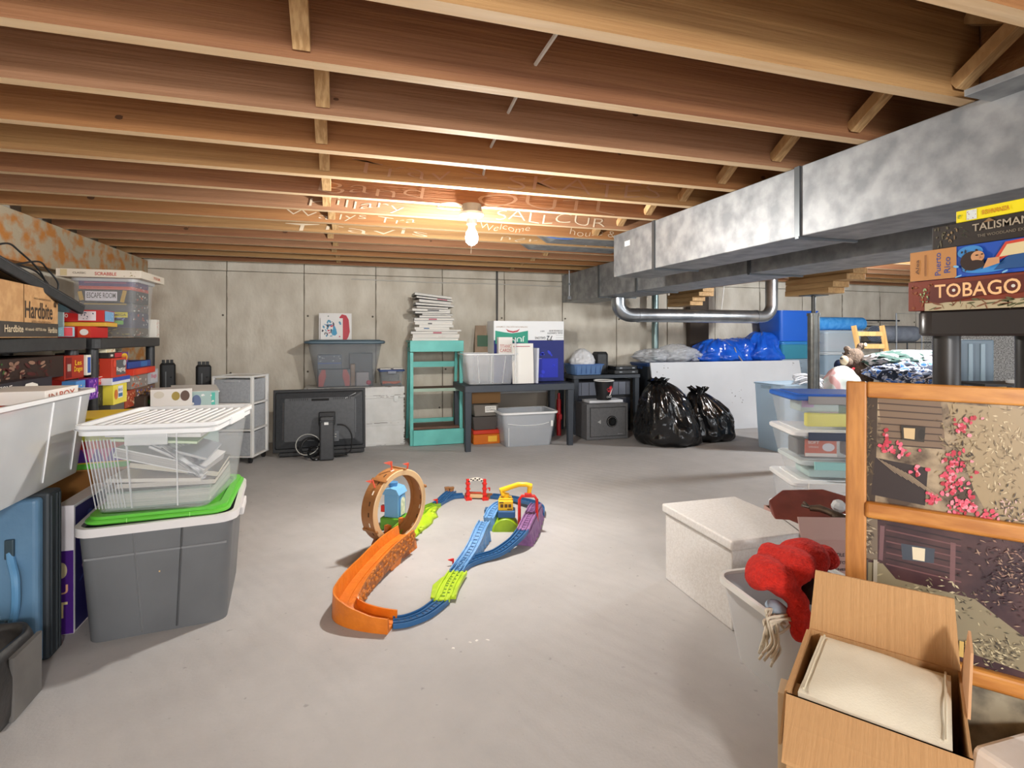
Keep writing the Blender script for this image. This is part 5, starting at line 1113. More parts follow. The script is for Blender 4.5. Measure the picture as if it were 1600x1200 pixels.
m = TC(); m.tube([(.0, .035, .155), (.003, .035, .175)], .016, 10); m.tube([(-.01, .035, .168), (-.02, .035, .190), (.018, .03, .205), (.062, .02, .222), (.10, .01, .225), (.125, .01, .216)], [.016, .015, .012, .012, .011, .013], 10); m.build('crane_arm', YL, toy, smooth=True)
m = TC(); m.cyl((.118, .01, .218), (.112, .01, .180), .013, .010, n=10); m.build('crane_hook', YL, toy, smooth=True)
gx0, gx1, gy = .066, .150, .0
m = TC(); m.tube([(gx0, gy, .035), (gx0, gy, .155), (gx0+.012, gy, .172), (gx1-.012, gy, .172), (gx1, gy, .155), (gx1, gy, .035)], .0075, 8); m.build('red_gantry', RD, toy, smooth=True)
m = TC(); m.box(((gx0+gx1)/2, gy, .178), (.034, .02, .016)); m.build('gantry_top', RD, toy, bevel=.002)
m = TC(); m.box((.105, -.01, .062), (.055, .03, .016)); m.build('white_cradle', M('#d9d9da', .4), toy, bevel=.004)
c = fl(837, 826, 0); m = TM(); m.ball((c.x, c.y, .012), (.028, .024, .018), 10, 6); m.build('green_shrub', GRN, toy, smooth='all')
for k, (uu, vv) in enumerate(((745, 1001), (735, 1004), (762, 1000), (708, 1013))):
    c = fl(uu, vv, 0); m = MB(); m.loft([[(c.x+.006*math.cos(a+k), c.y+.004*math.sin(a)*1.2, .0) for a in (0, 1.5, 2.9, 4.4)], [(c.x+.004*math.cos(a+k), c.y+.003*math.sin(a), .002) for a in (0, 1.5, 2.9, 4.4)]])
    tag(m.build('paper_scrap', PAPER), 'tiny white scrap of paper on the bare floor before the toy track', 'scrap', 'paper scraps on the floor')
# ================================================================ near right: foam box, bins, frame, carton
FOAM = M('#e8e6e3', .85, hex2='#dfdcd8', scale=120, bump=.12, bscale=130, name='foam')
e = empty('foam_box', (1.335, 1.61, 0), 'large white foam cooler box with its lid on', 'box', -.02)
m = MB(); m.bb(-.155, .16, -.19, .195, 0, .255); m.build('body', FOAM, e, bevel=.004)
m = MB(); m.bb(-.150, .155, -.185, .19, .2545, .2585); m.build('joint', M('#b9b5b0', .9), e)
m = MB(); m.bb(-.165, .17, -.20, .205, .2585, .290); m.build('lid', FOAM, e, bevel=.006, seg=3)
# sweater bin
e = empty('white_bin', (1.225, 1.195, 0), 'milky white bin heaped with knitwear beside the foam box', 'storage bin', -.08)
m = MB(); m.tub(.28, .22, .35, .28, .225, .04, .003); m.build('body', M('#dfe1e3', .35, alpha=.9, name='milky_bin'), e, smooth=True)
m = MB(); m.ring(.35, .28, .217, .016, .012, 0, .045); m.build('rim', WHITE, e, smooth=True)
KN = M('#d92a1c', .9, hex2='#c8241a', scale=90, bump=.9, bscale=150, name='red_knit')
B_ = []
def pb_(u, v, fw, ru, rv, rd_, rot=None):
    c = pf(u, v, fw); s = fw/FPX; B_.append((c, (ru*s, rd_, rv*s), (0, rot or 0, -YAW)))
pb_(1203, 893, 1.40, 36, 22, .075, .08); pb_(1232, 882, 1.43, 36, 27, .08, -.25); pb_(1256, 872, 1.47, 34, 30, .07, -.3); pb_(1286, 869, 1.50, 19, 17, .05); pb_(1185, 902, 1.38, 17, 16, .05); pb_(1222, 918, 1.37, 28, 14, .055, .5); pb_(1245, 935, 1.35, 22, 16, .045, .8); pb_(1250, 962, 1.32, 19, 26, .03, .1); pb_(1250, 990, 1.31, 17, 16, .028, 0); pb_(1206, 866, 1.46, 20, 14, .04, -.2)
o = clump('red_sweater', B_, KN, None, .006, .024, 11, smooth_it=5); tag(o, 'bright red knitted sweater draped over the edge of the milky white bin', 'clothing')
m = MB()
for k in range(9):
    a = k*.11; p0 = pf(1226+k*4.2, 900-k*.5+math.sin(k)*1.0, 1.395-.003*k); p1 = p0+Vector((-.002, 0, .034)); m.tube([p0, p1], .0028, 5)
B2 = [(pf(1290, 905, 1.45), (.03, .03, .02)), (pf(1272, 905, 1.47), (.025, .03, .018)), (pf(1300, 915, 1.42), (.03, .03, .022)), (pf(1265, 925, 1.45), (.04, .04, .02))]
o = clump('blue_knit', B2, M('#a9b6c4', .9, hex2='#8796a8', scale=50, bump=.8, bscale=120), None, .006, .01, 22); tag(o, 'pale blue knitted garment behind the red sweater', 'clothing')
B2 = [(pf(1212, 950, 1.36), (.022, .03, .018)), (pf(1226, 958, 1.35), (.02, .03, .012))]
o = clump('blue_glove', B2, M('#9fb0c2', .9, bump=.5), None, .005, .006, 22); tag(o, 'small pale blue woollen item tucked under the red sleeve', 'clothing')
B2 = [(pf(1275, 925, 1.40), (.05, .05, .03)), (pf(1250, 905, 1.50), (.06, .05, .025))]
o = clump('dark_garment', B2, M('#35383c', .9, bump=.5), None, .006, .008, 22); tag(o, 'dark grey garment lying in the milky white bin', 'clothing')
def yarn(name, label, pts0, n, r, mat, sd, spread):
    rnd = random.Random(sd); m = MB()
    for k in range(n):
        o_ = Vector([rnd.uniform(-s, s) for s in spread]); ph = rnd.random()*6
        m.tube(bez([Vector(p)+o_+Vector((.012*math.sin(i*2.1+ph), .01*math.cos(i*1.7+ph), .006*math.sin(i*3+ph))) for i, p in enumerate(pts0)], 5), r, 5)
    o = m.build(name, mat, None, smooth='all', kind='stuff'); return tag(o, label, 'yarn')
yarn('rope_tassels', 'cream rope tassels hanging over the corner of the milky white bin', [pf(1222, 965, 1.34), pf(1206, 968, 1.32), pf(1200, 985, 1.30), pf(1203, 1005, 1.29), pf(1192, 1025, 1.28)], 16, .0032, M('#cfc6b4', .9), 3, (.018, .02, .016))
yarn('white_yarn', 'twisted white yarn end lying behind the red sweater', [pf(1193, 857, 1.52), pf(1205, 859, 1.52), pf(1215, 856, 1.52), pf(1229, 855, 1.52)], 3, .003, M('#e6e4e0', .9), 5, (.003, .003, .003))
# pink carton with wooden plaque and door knob
e = empty('pink_carton', (1.63, 1.50, 0), 'open pale pink carton with printed lines behind the sweater bin', 'box', -.35)
PK = M('#cfa79c', .8, hex2='#c49b90', scale=5, name='pink_card')
m = MB(); 
for x0, x1, y0, y1 in ((-.15, .15, -.14, -.136), (-.15, .15, .136, .14), (-.15, -.146, -.14, .14), (.146, .15, -.14, .14)): m.bb(x0, x1, y0, y1, 0, .29)
m.bb(-.15, .15, -.14, .14, 0, .004); m.build('walls', PK, e)
m = MB(); R = Matrix.Rotation(-.35, 3, 'X'); m.box((0, -.150, .305), (.31, .003, .07), R=R); m.build('front_flap', M('#d6b3a8', .8), e)
prints(e, (.30, .28, .29), [('f', 't', -.02, .07, .20, .012, '#3a2c30', 'FRAGILE HANDLE WITH CARE'), ('f', 't', .0, .045, .22, .010, '#3a2c30', 'CONTENTS KITCHEN GLASS WARE'), ('f', 't', .0, .022, .22, .008, '#3a2c30', 'TO BE OPENED THIS SIDE UP')], 'lettering')
o = MB(); pts = [(-.17, -.05), (-.10, -.13), (.10, -.14), (.18, -.05), (.18, .07), (.10, .14), (-.05, .15), (-.13, .09)]
o.prism(pts, 0, .022); pq = o.build('wooden_plaque', M('#7d3f33', .45, hex2='#6a342b', scale=10, name='plaque_wood'), None, loc=(1.62, 1.52, .285), rot=(.30, -.06, -.3), bevel=.004); tag(pq, 'red-brown many-sided wooden plaque lying in the pink carton', 'plaque')
e = empty('door_knob', (1.60, 1.46, .318), 'tarnished metal door lock with a clear glass knob on the wooden plaque', 'knob', 0, rot=(.3, 0, -.3))
BZ = M('#8f8375', .35, .8, hex2='#6f665c', scale=30)
m = MB(); m.tube([(-.05, .02, .012), (-.02, .01, .018), (.0, -.01, .018), (.02, -.035, .016), (.05, -.05, .014)], [.010, .013, .012, .016, .014], 10); m.build('lock_body', BZ, e, smooth=True)
m = MB(); m.tube([(-.045, .02, .014), (-.075, .025, .02)], .006, 8); m.tube([(-.05, .02, .014), (-.058, .045, .02)], .005, 8); m.build('spindle', BZ, e)
m = MB(); m.lathe([(.020, .0), (.022, .012), (.012, .018)], (.02, -.035, .008), 14); m.build('rose', BZ, e)
m = MB(); m.ball((.045, .012, .026), (.024, .024, .022), 9, 6); m.build('glass_knob', M('#e8eef0', .08, alpha=.75, name='cut_glass'), e)
# stack of lidded clear bins
def lidbin(loc, w_, d_, h_, lid, clipc, label, rz, bodym=None, items=()):
    e = empty('clear_bin', loc, label, 'storage bin', rz)
    m = MB(); m.tub(w_*.84, d_*.84, w_*.95, d_*.95, h_-.018, .02, .002); m.build('body', bodym or CLEAR, e, smooth=True)
    m = MB(); m.slab(w_, d_, h_-.022, .022, .025, bev=.005); m.build('lid', lid, e, smooth=True)
    m = MB(); m.slab(w_*.8, d_*.8, h_, .0035, .02); m.build('lid_panel', lid, e)
    m = MB(); m.box((-w_*.12, -d_/2-.004, h_-.02), (w_*.42, .008, .034)); m.build('latch', clipc, e, bevel=.002)
    return e
sx, sy, srz = 2.06, 1.90, -.42
NVB = M('#2b3650', .4)
lidbin((sx-.01, sy, 0), .36, .30, .16, M('#e6e8e8', .4), WHITE, 'lowest clear bin of the stack, standing on the floor', srz)
lidbin((sx+.0, sy, .164), .37, .30, .15, M('#eceded', .4), WHITE, 'clear bin with a white lid second from the floor in the stack', srz)
lidbin((sx+.02, sy, .3175), .33, .28, .085, M('#dfe9e9', .4, alpha=.8), M('#9fd8d4', .4), 'shallow clear bin with a pale turquoise clip in the stack', srz)
lidbin((sx+.0, sy, .4065), .37, .30, .125, M('#eceded', .4), NVB, 'clear bin with white lid, navy clip and orange label in the stack', srz)
lidbin((sx+.0, sy, .5355), .37, .30, .150, M('#2f66c0', .4), M('#8a8480', .4), 'topmost clear bin of the stack with a bright blue lid', srz)
def inbin(name, label, z0, dx, dy, s, c, items=(), cat='packed item', rz=0):
    ca, sa = math.cos(srz), math.sin(srz); carton(name, label, cat, (sx+dx*ca-dy*sa, sy+dx*sa+dy*ca, z0), s, srz+rz, c, items, bevel=.006)
inbin('orange_label_card', 'orange product card with white printing in the bin with the navy clip', .42, -.06, -.122, (.13, .006, .075), '#d8572a', [('f', 't', -.03, .024, .045, .012, '#f4efe8', 'SOFT'), ('f', 'e', .03, .004, .05, .035, '#e8e8ee'), ('f', 'r', .0, -.029, .13, .014, '#f2ede6'), ('f', 't', -.03, .004, .04, .008, '#f4d8c8', 'STRONG')])
inbin('grey_jar', 'grey rounded jar beside the orange card in the stacked bin', .42, -.12, -.04, (.05, .1, .07), '#5f6266'); inbin('pink_jar', 'dusky pink round pot in the bin with the navy clip', .42, .09, -.07, (.07, .07, .06), '#9a7a7c')
inbin('yellow_folder', 'yellow plastic pouch in the blue-lidded top bin', .547, -.015, -.10, (.20, .03, .058), '#ece24a', rz=.0); inbin('green_item', 'green and orange bundle in the blue-lidded top bin', .547, .10, -.05, (.07, .1, .085), '#8fb88a', [('f', 'e', -.01, .015, .04, .04, '#e89a7a')]); inbin('purple_item', 'pale purple and green packets above the yellow pouch', .608, -.05, -.03, (.16, .12, .05), '#a8b8b4', [('f', 'r', -.05, .01, .05, .03, '#b08ab8')])
inbin('teal_item', 'pale turquoise tray inside the shallow stacked bin', .325, .0, -.03, (.2, .15, .04), '#b8d4d0')

# ---------------------------------------------------------------- window-like picture frame
FR0 = Vector((1.066, .925, 0)); FRZ = math.radians(-52.5); LEAN = -.075
fr = empty('framed_picture', FR0, 'tall pine frame with barn and flower prints turned on their sides', 'picture', 0, rot=(LEAN, 0, FRZ))
PN = M('#c98a42', .42, hex2='#a8682a', scale=5, stretch=(2, 8, 9), lo=.35, hi=.65, bump=.1, name='varnished_pine'); PNV = M('#c48644', .42, hex2='#9a602a', scale=5, stretch=(9, 8, 1.2), lo=.35, hi=.65, bump=.1, name='varnished_pine')
FWD_, FH = .45, .838; BW = .036
m = MB(); m.bb(0, .040, -.012, .022, 0, FH); m.build('stile', PNV, fr, bevel=.004)
m = MB(); m.bb(FWD_-.04, FWD_, -.012, .022, 0, FH); m.build('stile', PNV, fr, bevel=.004)
m = MB(); m.bb(.0405, FWD_-.0405, -.012, .022, FH-BW, FH); m.build('rail', PN, fr, bevel=.004)
for z in (.535, .238): m = MB(); m.bb(.036, FWD_-.036, -.020, .020, z-.0, z+.036); m.build('rail', PN, fr, bevel=.008, seg=3)
m = MB(); m.bb(.0405, FWD_-.0405, -.012, .02, 0, .03); m.build('rail', PN, fr, bevel=.004)
def art(name, hexa, hexb, z0, z1, sc=9, lo=.4, hi=.6, **k):
    m = MB(); m.bb(.036, FWD_-.036, -.003, .003, z0, z1); return m.build(name, M(hexa, .25, hex2=hexb, scale=sc, detail=8, lo=lo, hi=hi, **k), fr)
p1 = art('print_panel', '#4a3a30', '#a8957a', .571, FH-BW, 16); p2 = art('print_panel', '#35222a', '#4c3436', .274, .535, 14); p3 = art('print_panel', '#6a6458', '#a39a84', .03, .238, 14)
w0 = 1.25; TL = pf(1323, 594, 1.25); rx = math.cos(FRZ); ry = math.sin(FRZ); wd = rx*ST+ry*CT; rd0 = rx*CT-ry*ST; r0 = TL.x*CT-TL.y*ST
def fpx(u, v):
    a = (u-800)/FPX; s = (a*w0-r0)/(rd0-a*wd); w_ = w0+s*wd; return s, (EYE-(v-HORIZON)/FPX*w_)
class Art:
    def __init__(s): s.mb = MB(); s.mats = []; s.e = .0032
    def poly(s, pts, hx):
        m = M(hx, .3)
        if m not in s.mats: s.mats.append(m)
        s.e += .000006
        s.mb.poly([(x, -s.e, z) for x, z in [fpx(*p) for p in pts]], s.mats.index(m))
    def blob(s, u, v, ru, rv, hx, n=7, j=.35, rnd=random):
        s.poly([(u+ru*math.cos(2*PI*k/n)*rnd.uniform(1-j, 1+j), v+rv*math.sin(2*PI*k/n)*rnd.uniform(1-j, 1+j)) for k in range(n)], hx)
    def leaf(s, u, v, l, w_, a, hx): s.poly([(u-l*math.cos(a), v-l*math.sin(a)), (u-w_*math.sin(a), v+w_*math.cos(a)), (u+l*math.cos(a), v+l*math.sin(a)), (u+w_*math.sin(a), v-w_*math.cos(a))], hx)
rnd = random.Random(21); A = Art()
# upper print: pale rotated meadow, dark window, siding with lamp, pink flowers
A.poly([(1345, 615), (1372, 618), (1368, 790), (1350, 785)], '#3a2c24')
A.poly([(1480, 628), (1600, 638), (1600, 815), (1545, 805), (1520, 760), (1500, 700)], '#9c8868')
A.poly([(1372, 617), (1470, 626), (1478, 700), (1380, 690)], '#75604e')
for k in range(7): A.poly([(1372, 627+k*10.5), (1472, 634+k*10.5), (1472, 636+k*10.5), (1372, 629+k*10.5)], '#3f2f28')
A.poly([(1368, 712), (1450, 728), (1445, 785), (1362, 768)], '#2a1f22')
for q, (u0, v0, n_, su, sv, cs) in enumerate(((1560, 700, 260, 45, 70, ('#b8a582', '#8a7658', '#c9b896', '#6f5e45')), (1355, 700, 150, 10, 75, ('#4a3c2c', '#2c221c', '#7a6a50', '#5a4a34')), (1495, 700, 160, 22, 60, ('#5a4630', '#3a2c22', '#8a7a5a', '#a08c6a')), (1575, 790, 60, 22, 22, ('#4a3f38', '#2e2826', '#c9a8a0')))):
    for k in range(n_):
        A.leaf(min(1602, max(1354, rnd.gauss(u0, su*.6))), min(808, max(622, rnd.gauss(v0, sv*.55))), rnd.uniform(2, 6), rnd.uniform(.6, 1.6), rnd.uniform(0, 3.1), rnd.choice(cs))
for (u0, v0, n_, su, sv) in ((1490, 740, 90, 20, 38), (1508, 785, 40, 18, 14), (1455, 772, 22, 12, 12), (1400, 700, 26, 26, 10), (1500, 665, 14, 14, 16), (1520, 652, 9, 16, 8), (1386, 680, 8, 6, 10), (1540, 800, 16, 12, 8), (1430, 730, 10, 20, 8)):
    for k in range(n_): A.blob(rnd.gauss(u0, su*.55), min(808, max(622, rnd.gauss(v0, sv*.55))), rnd.uniform(2, 4.2), rnd.uniform(2, 4.2), rnd.choice(('#c8405a', '#d8627a', '#b82e44', '#e08a98', '#a82838', '#d04a5e')), 6, .3, rnd)
A.poly([(1408, 662), (1446, 665), (1444, 688), (1410, 684)], '#2b2420'); A.poly([(1412, 666), (1430, 667), (1429, 684), (1413, 682)], '#c8ad82'); A.blob(1440, 676, 6, 8, '#1e1a18', 8, .1)
for k in range(9): A.poly([(1372+k*6, 712+k*3), (1400+k*9, 735+k*5), (1400+k*9, 736+k*5), (1372+k*6, 713+k*3)], '#a08c74')
A.mb.build('print', A.mats, fr)
A = Art()
for k in range(8): A.poly([(1385, 812+k*8.5), (1500, 836+k*9), (1500, 838+k*9), (1385, 814+k*8.5)], '#6a4648' if k % 2 else '#251820')
A.poly([(1376, 815), (1383, 816), (1380, 868), (1374, 866)], '#6f5054'); A.poly([(1484, 840), (1492, 842), (1490, 905), (1482, 900)], '#6f4e50')
A.poly([(1408, 842), (1460, 850), (1458, 872), (1410, 866)], '#3c4450'); A.poly([(1425, 847), (1445, 850), (1444, 869), (1426, 866)], '#d8ccb0')
A.poly([(1338, 800), (1372, 806), (1372, 870), (1345, 860)], '#6f6254')
A.poly([(1338, 868), (1380, 872), (1400, 895), (1520, 925), (1600, 985), (1600, 1035), (1500, 1000), (1338, 960)], '#857b62')
for (u0, v0, n_, su, sv, cs) in ((1430, 930, 300, 85, 30, ('#a89c7c', '#5c5444', '#3f3a30', '#c4b896', '#7a7058')), (1555, 1000, 160, 40, 26, ('#a89c7c', '#5c5444', '#3f3a30', '#c4b896')), (1570, 890, 260, 45, 60, ('#4c3436', '#8a6a5c', '#2a1a20', '#a08470', '#3a262c')), (1355, 830, 70, 14, 40, ('#8a7c68', '#4a4038', '#a89a84'))):
    for k in range(n_): A.leaf(min(1602, max(1354, rnd.gauss(u0, su*.6))), min(1030, max(806, rnd.gauss(v0, sv*.5))), rnd.uniform(2, 6), rnd.uniform(.6, 1.6), rnd.uniform(-.4, 1.2), rnd.choice(cs))
for u0 in (1342, 1352, 1366): A.poly([(u0, 865), (u0+6, 866), (u0+5, 935), (u0-1, 933)], '#a09888' if u0 != 1352 else '#4a443c')
for k in range(3): A.poly([(1505-k*9, 985), (1512-k*9, 987), (1511-k*9, 1010), (1504-k*9, 1008)], '#c9a860')
A.mb.build('print', A.mats, fr)

# ---------------------------------------------------------------- black shelf with board games, near right
e = empty('shelving_unit', (1.50, .50, 0), 'black plastic shelving unit close to the pine picture frame, carrying four games', 'shelf', -PI/2)
def shelf_near():
    L = lambda k, zz, r=.03: [(x, y, zz) for x, y in rrect(.90-2*k, .38-2*k, r)]
    m = MB(); m.loft([L(.004, .940), L(0, .945), L(0, .994), L(.004, .999), L(.014, .999), L(.014, .992)]); m.build('deck', M('#2f2c2b', .35, name='dark_plastic'), e)
    for sx_ in (-1, 1):
        for sy_ in (-1, 1):
            m = MB(); m.lathe([(.030, .9985), (.034, .993), (.034, .946), (.029, .941)], (sx_*.418, sy_*.158, 0), 20); m.build('corner_cap', M('#322f2e', .3), e, smooth=True)
            m = MB(); m.lathe([(.0265, 0), (.0265, .9405)], (sx_*.405, sy_*.145, 0), 20); m.build('post', M('#2b2928', .35), e, smooth=True)
shelf_near()
GX = 1.303
def rg(label, y1, ln, z, h, c, items, x=GX, dp=.30, tilt=0):
    return carton('board_game', label, 'board game', (x+dp/2, y1-ln/2, z), (ln, dp, h), -PI/2+tilt, c, items, pname='cover_print')
tb_ = [('f', 's', -.11, 0, .07, .066, '#8a4a24', 3, 16), ('f', 's', -.105, 0, .04, .04, '#9ab07a', 4, 12), ('f', 's', -.108, 0, .035, .03, '#3a3a34', 5, 10), ('f', 'r', .0, -.027, .22, .018, '#b5a888'), ('f', 's', .02, -.024, .26, .022, '#5a5a3a', 6, 24), ('f', 's', .02, -.024, .26, .02, '#7a4a30', 7, 16),
       ('f', 'p', .015, .006, .23, .052, '#5a1f14', [(-.5, -.38), (-.47, .3), (.5, .5), (.5, -.22), (.0, -.22), (-.4, -.5)]), ('f', 't', -.004, .008, .166, .031, '#f0c08a', 'TOBAGO', 0)]
tb = rg('red-brown adventure board game with large cream lettering, lowest of the pile', .957, .30, .9995, .070, '#7a3320', tb_)
m = MB()
for yy in (-.046, .066): m.cyl((yy, -.1515, .043), (yy, -.1535, .043), .0035, n=8)
m.build('letter_dots', M('#d8d4cc', .4), tb)
face = [('f', 'r', -.099, 0, .102, .069, '#b9824a'), ('f', 't', -.087, .0, .052, .013, '#3a4a8a', 'Puerto', 90), ('f', 't', -.067, -.004, .036, .013, '#3a4a8a', 'Rico', 90), ('f', 'r', -.115, 0, .0012, .05, '#8a5a30'), ('f', 'r', -.112, 0, .0012, .05, '#8a5a30'), ('f', 't', -.132, -.002, .035, .008, '#5a3a28', 'Alea', 90),
        ('f', 'e', -.02, .018, .05, .028, '#3a86c8'), ('f', 'e', .01, -.02, .09, .02, '#3a8ad0'), ('f', 's', .02, -.02, .16, .03, '#7ab8e0', 3, 6),
        ('f', 'p', .10, .004, .15, .06, '#1f4f86', [(-.5, -.5), (-.35, -.1), (-.1, .1), (.5, .25), (.5, -.5)]), ('f', 'p', .085, .012, .13, .05, '#c84430', [(-.5, -.5), (-.3, .35), (.5, .5), (.5, .1), (-.1, -.05)]), ('f', 'p', .07, .012, .07, .03, '#d8c89a', [(-.5, -.4), (-.3, .4), (.5, .5), (.3, -.3)]),
        ('f', 's', -.015, -.0, .05, .05, '#2c1a12', 8, 16), ('f', 'e', -.015, -.002, .046, .042, '#2c1a12'), ('f', 'e', -.004, .006, .026, .024, '#c8946a'), ('f', 'e', -.008, -.011, .034, .020, '#2c1a12'), ('f', 'e', -.005, .009, .006, .003, '#2a1a12'), ('f', 'e', .005, .010, .005, .003, '#2a1a12'), ('f', 'p', .002, .004, .005, .007, '#a87450', [(-.5, -.5), (.5, -.3), (0, .5)]), ('f', 'p', .022, -.008, .03, .026, '#c8946a', [(-.5, -.5), (.5, -.2), (.5, .3), (-.2, .3)])]
rg('tan and blue board game with a painted dark-haired man, second from the bottom', .952, .30, 1.0705, .069, '#1f4fb0', face, tilt=.01)
rg('black board game with grey carved lettering, third up the pile', .905, .29, 1.1405, .052, '#2c2622', [('f', 's', -.12, 0, .045, .05, '#5f5a44', 8, 14), ('f', 's', -.095, 0, .04, .045, '#8a7250', 9, 10), ('f', 's', -.08, .0, .02, .04, '#3f4a30', 10, 8), ('f', 't', -.008, .009, .104, .016, '#a89c88', 'TALISMAN', 0), ('f', 't', .01, -.010, .12, .006, '#7a7060', 'THE WOODLAND EXPANSION', 0), ('f', 'p', -.028, .021, .022, .008, '#8a6a44', [(-.5, -.5), (.5, -.5), (0, .5)])], x=1.308)
rg('bright yellow card game box on top of the pile', .855, .20, 1.193, .026, '#f0de1a', [('f', 'r', -.068, 0, .020, .021, '#d9e0dc'), ('f', 's', -.068, 0, .018, .02, '#a85a4a', 3, 9), ('f', 't', -.092, 0, .008, .008, '#8a9a2a', '?'), ('f', 't', -.022, .0, .05, .010, '#c87a1c', 'BOHNANZA'), ('f', 's', .03, 0, .03, .02, '#3a3420', 5, 5)], x=1.31, dp=.14)

# ---------------------------------------------------------------- cardboard box at the lower right
cx = empty('cardboard_box', (.938, .748, 0), 'open brown cardboard box with raised flaps before the pine frame', 'box', math.radians(-54))
a_, b_, h_ = .1275, .135, .300; t_ = .004
CI = M('#b48a5c', .85, hex2='#bd9364', scale=60, bump=.25, bscale=3, stretch=(40, 1, 1), name='corrugated_card')
for nm, x0, x1, y0, y1 in (('wall', -a_, a_, b_-t_, b_), ('wall', -a_, a_, -b_, -b_+t_), ('wall', -a_, -a_+t_, -b_+t_, b_-t_), ('wall', a_-t_, a_, -b_+t_, b_-t_)):
    m = MB(); m.bb(x0, x1, y0, y1, 0, h_); m.build(nm, CI, cx)
m = MB(); m.bb(-a_+t_, a_-t_, -b_+t_, b_-t_, 0, .004); m.build('bottom', CARDD, cx)
m = MB(); m.loft([[(-a_, b_, h_), (a_, b_, h_), (a_, b_+.004, h_), (-a_, b_+.004, h_)], [(-a_+.008, b_+.028, h_+.118), (a_-.008, b_+.026, h_+.125), (a_-.008, b_+.030, h_+.125), (-a_+.008, b_+.032, h_+.118)]]); m.build('back_flap', CI, cx)
m = MB(); m.loft([[(a_, b_-.16, h_), (a_, b_-.004, h_), (a_+.004, b_-.004, h_), (a_+.004, b_-.16, h_)], [(a_+.008, b_-.10, h_+.085), (a_+.008, b_-.045, h_+.10), (a_+.012, b_-.045, h_+.10), (a_+.012, b_-.10, h_+.085)]]); m.build('side_flap', M('#c79a72', .8), cx)
m = MB(); m.loft([[(-a_, -b_, h_), (a_, -b_, h_), (a_, -b_+.004, h_), (-a_, -b_+.004, h_)], [(-a_+.01, -b_-.10, h_-.055), (a_-.01, -b_-.10, h_-.055), (a_-.01, -b_-.097, h_-.051), (-a_+.01, -b_-.097, h_-.051)]]); m.build('front_flap', CI, cx)
m = MB(); m.loft([[(-a_, -b_+.01, h_), (-a_, b_-.01, h_), (-a_-.004, b_-.01, h_), (-a_-.004, -b_+.01, h_)], [(-a_-.012, -b_+.02, h_-.11), (-a_-.012, b_-.02, h_-.11), (-a_-.016, b_-.02, h_-.11), (-a_-.016, -b_+.02, h_-.11)]]); m.build('side_flap', CI, cx)
m = MB()
n = 14; grid = []
def cush(x, y): return .018*(1-min(1, (abs(x)/.108)**4))*(1-min(1, (abs(y)/.118)**4))
top = []; bot = []
for j in range(n+1):
    for i in range(n+1):
        x = -.108+.216*i/n; y = -.118+.236*j/n; zz = .296+cush(x, y)+.004*noise.noise(Vector((x*14, y*14, 2)))
        top.append(m.vv((x, y, zz)))
for j in range(n+1):
    for i in range(n+1):
        x = -.108+.216*i/n; y = -.118+.236*j/n; bot.append(m.vv((x*.98, y*.98, .245)))
for j in range(n):
    for i in range(n):
        q = j*(n+1)+i; m.face([top[q], top[q+1], top[q+n+2], top[q+n+1]]); m.face([bot[q], bot[q+n+1], bot[q+n+2], bot[q+1]])
for i in range(n):
    for A_, B_i in ((i, i+1), ((n)*(n+1)+i+1, (n)*(n+1)+i), ((i+1)*(n+1), i*(n+1)), (i*(n+1)+n, (i+1)*(n+1)+n)): m.face([top[A_], bot[A_], bot[B_i], top[B_i]])
CR = M('#e3dcc8', .8, hex2='#dad2bd', scale=8, bump=.15, bscale=300, name='cream_canvas')
o = m.build('cream_bag', CR, None, smooth=True, loc=(.938, .748, .0), rot=(0, 0, math.radians(-56))); tag(o, 'folded cream canvas bag filling the open cardboard box', 'bag')
m = MB(); m.tube([(-.10, -.11, .303), (-.10, 0, .306), (-.10, .11, .303)], .0022, 5); m.tube([(.10, -.11, .303), (.10, 0, .308), (.10, .11, .303)], .0022, 5); m.build('seam', M('#cfc6ae', .8), o)
carton('small_carton', 'small pale carton standing inside the cardboard box beside the cream bag', 'box', (.80, .80, .03), (.05, .05, .25), math.radians(-50), '#c9b08c')
m = MB(); m.loft([[(x, y, 0) for x, y in ((0, 0), (.42, 0), (.42, .3), (0, .3))], [(x, y, .22+.02*math.sin(x*9)) for x, y in ((.02, .02), (.40, .02), (.40, .28), (.02, .28))]])
o = m.build('paper_bundle', M('#dcd8d2', .7, bump=.3, hex2='#cfcbc4', scale=12), None, loc=(1.03, .38, 0), bevel=.01); tag(o, 'pile of pale wrapping paper on the floor beyond the cardboard box', 'paper')
# ================================================================ storage beyond the duct
def tote(loc, w_, d_, h_, body, lid, label, rz=0, name='storage_tote', lidh=.02):
    e = empty(name, loc, label, 'storage bin', rz)
    hb_ = h_-(lidh if lid else 0)
    m = MB(); m.tub(w_*.84, d_*.82, w_*.94, d_*.94, hb_, .035, .004); m.build('body', body, e, smooth=True)
    m = MB(); m.ring(w_*.94, d_*.94, hb_-.012, .012, w_*.02, 0, .035); m.build('rim', lid or body, e, smooth=True)
    if lid:
        m = MB(); m.slab(w_, d_, h_-lidh, lidh, .03, bev=.005); m.build('lid', lid, e, smooth=True)
    for sx in (-1, 1):
        m = MB(); m.box((sx*w_*.48, 0, hb_-.03), (.02, .12, .025)); m.build('handle', lid or body, e, bevel=.004)
    return e
BLUE = M('#1f5fc4', .4, name='blue_plastic'); BLUED = M('#1d3f74', .4); TQ = M('#3f8fa8', .35, alpha=.85); CB = M('#b9cfe0', .3, alpha=.6, name='bluish_clear')
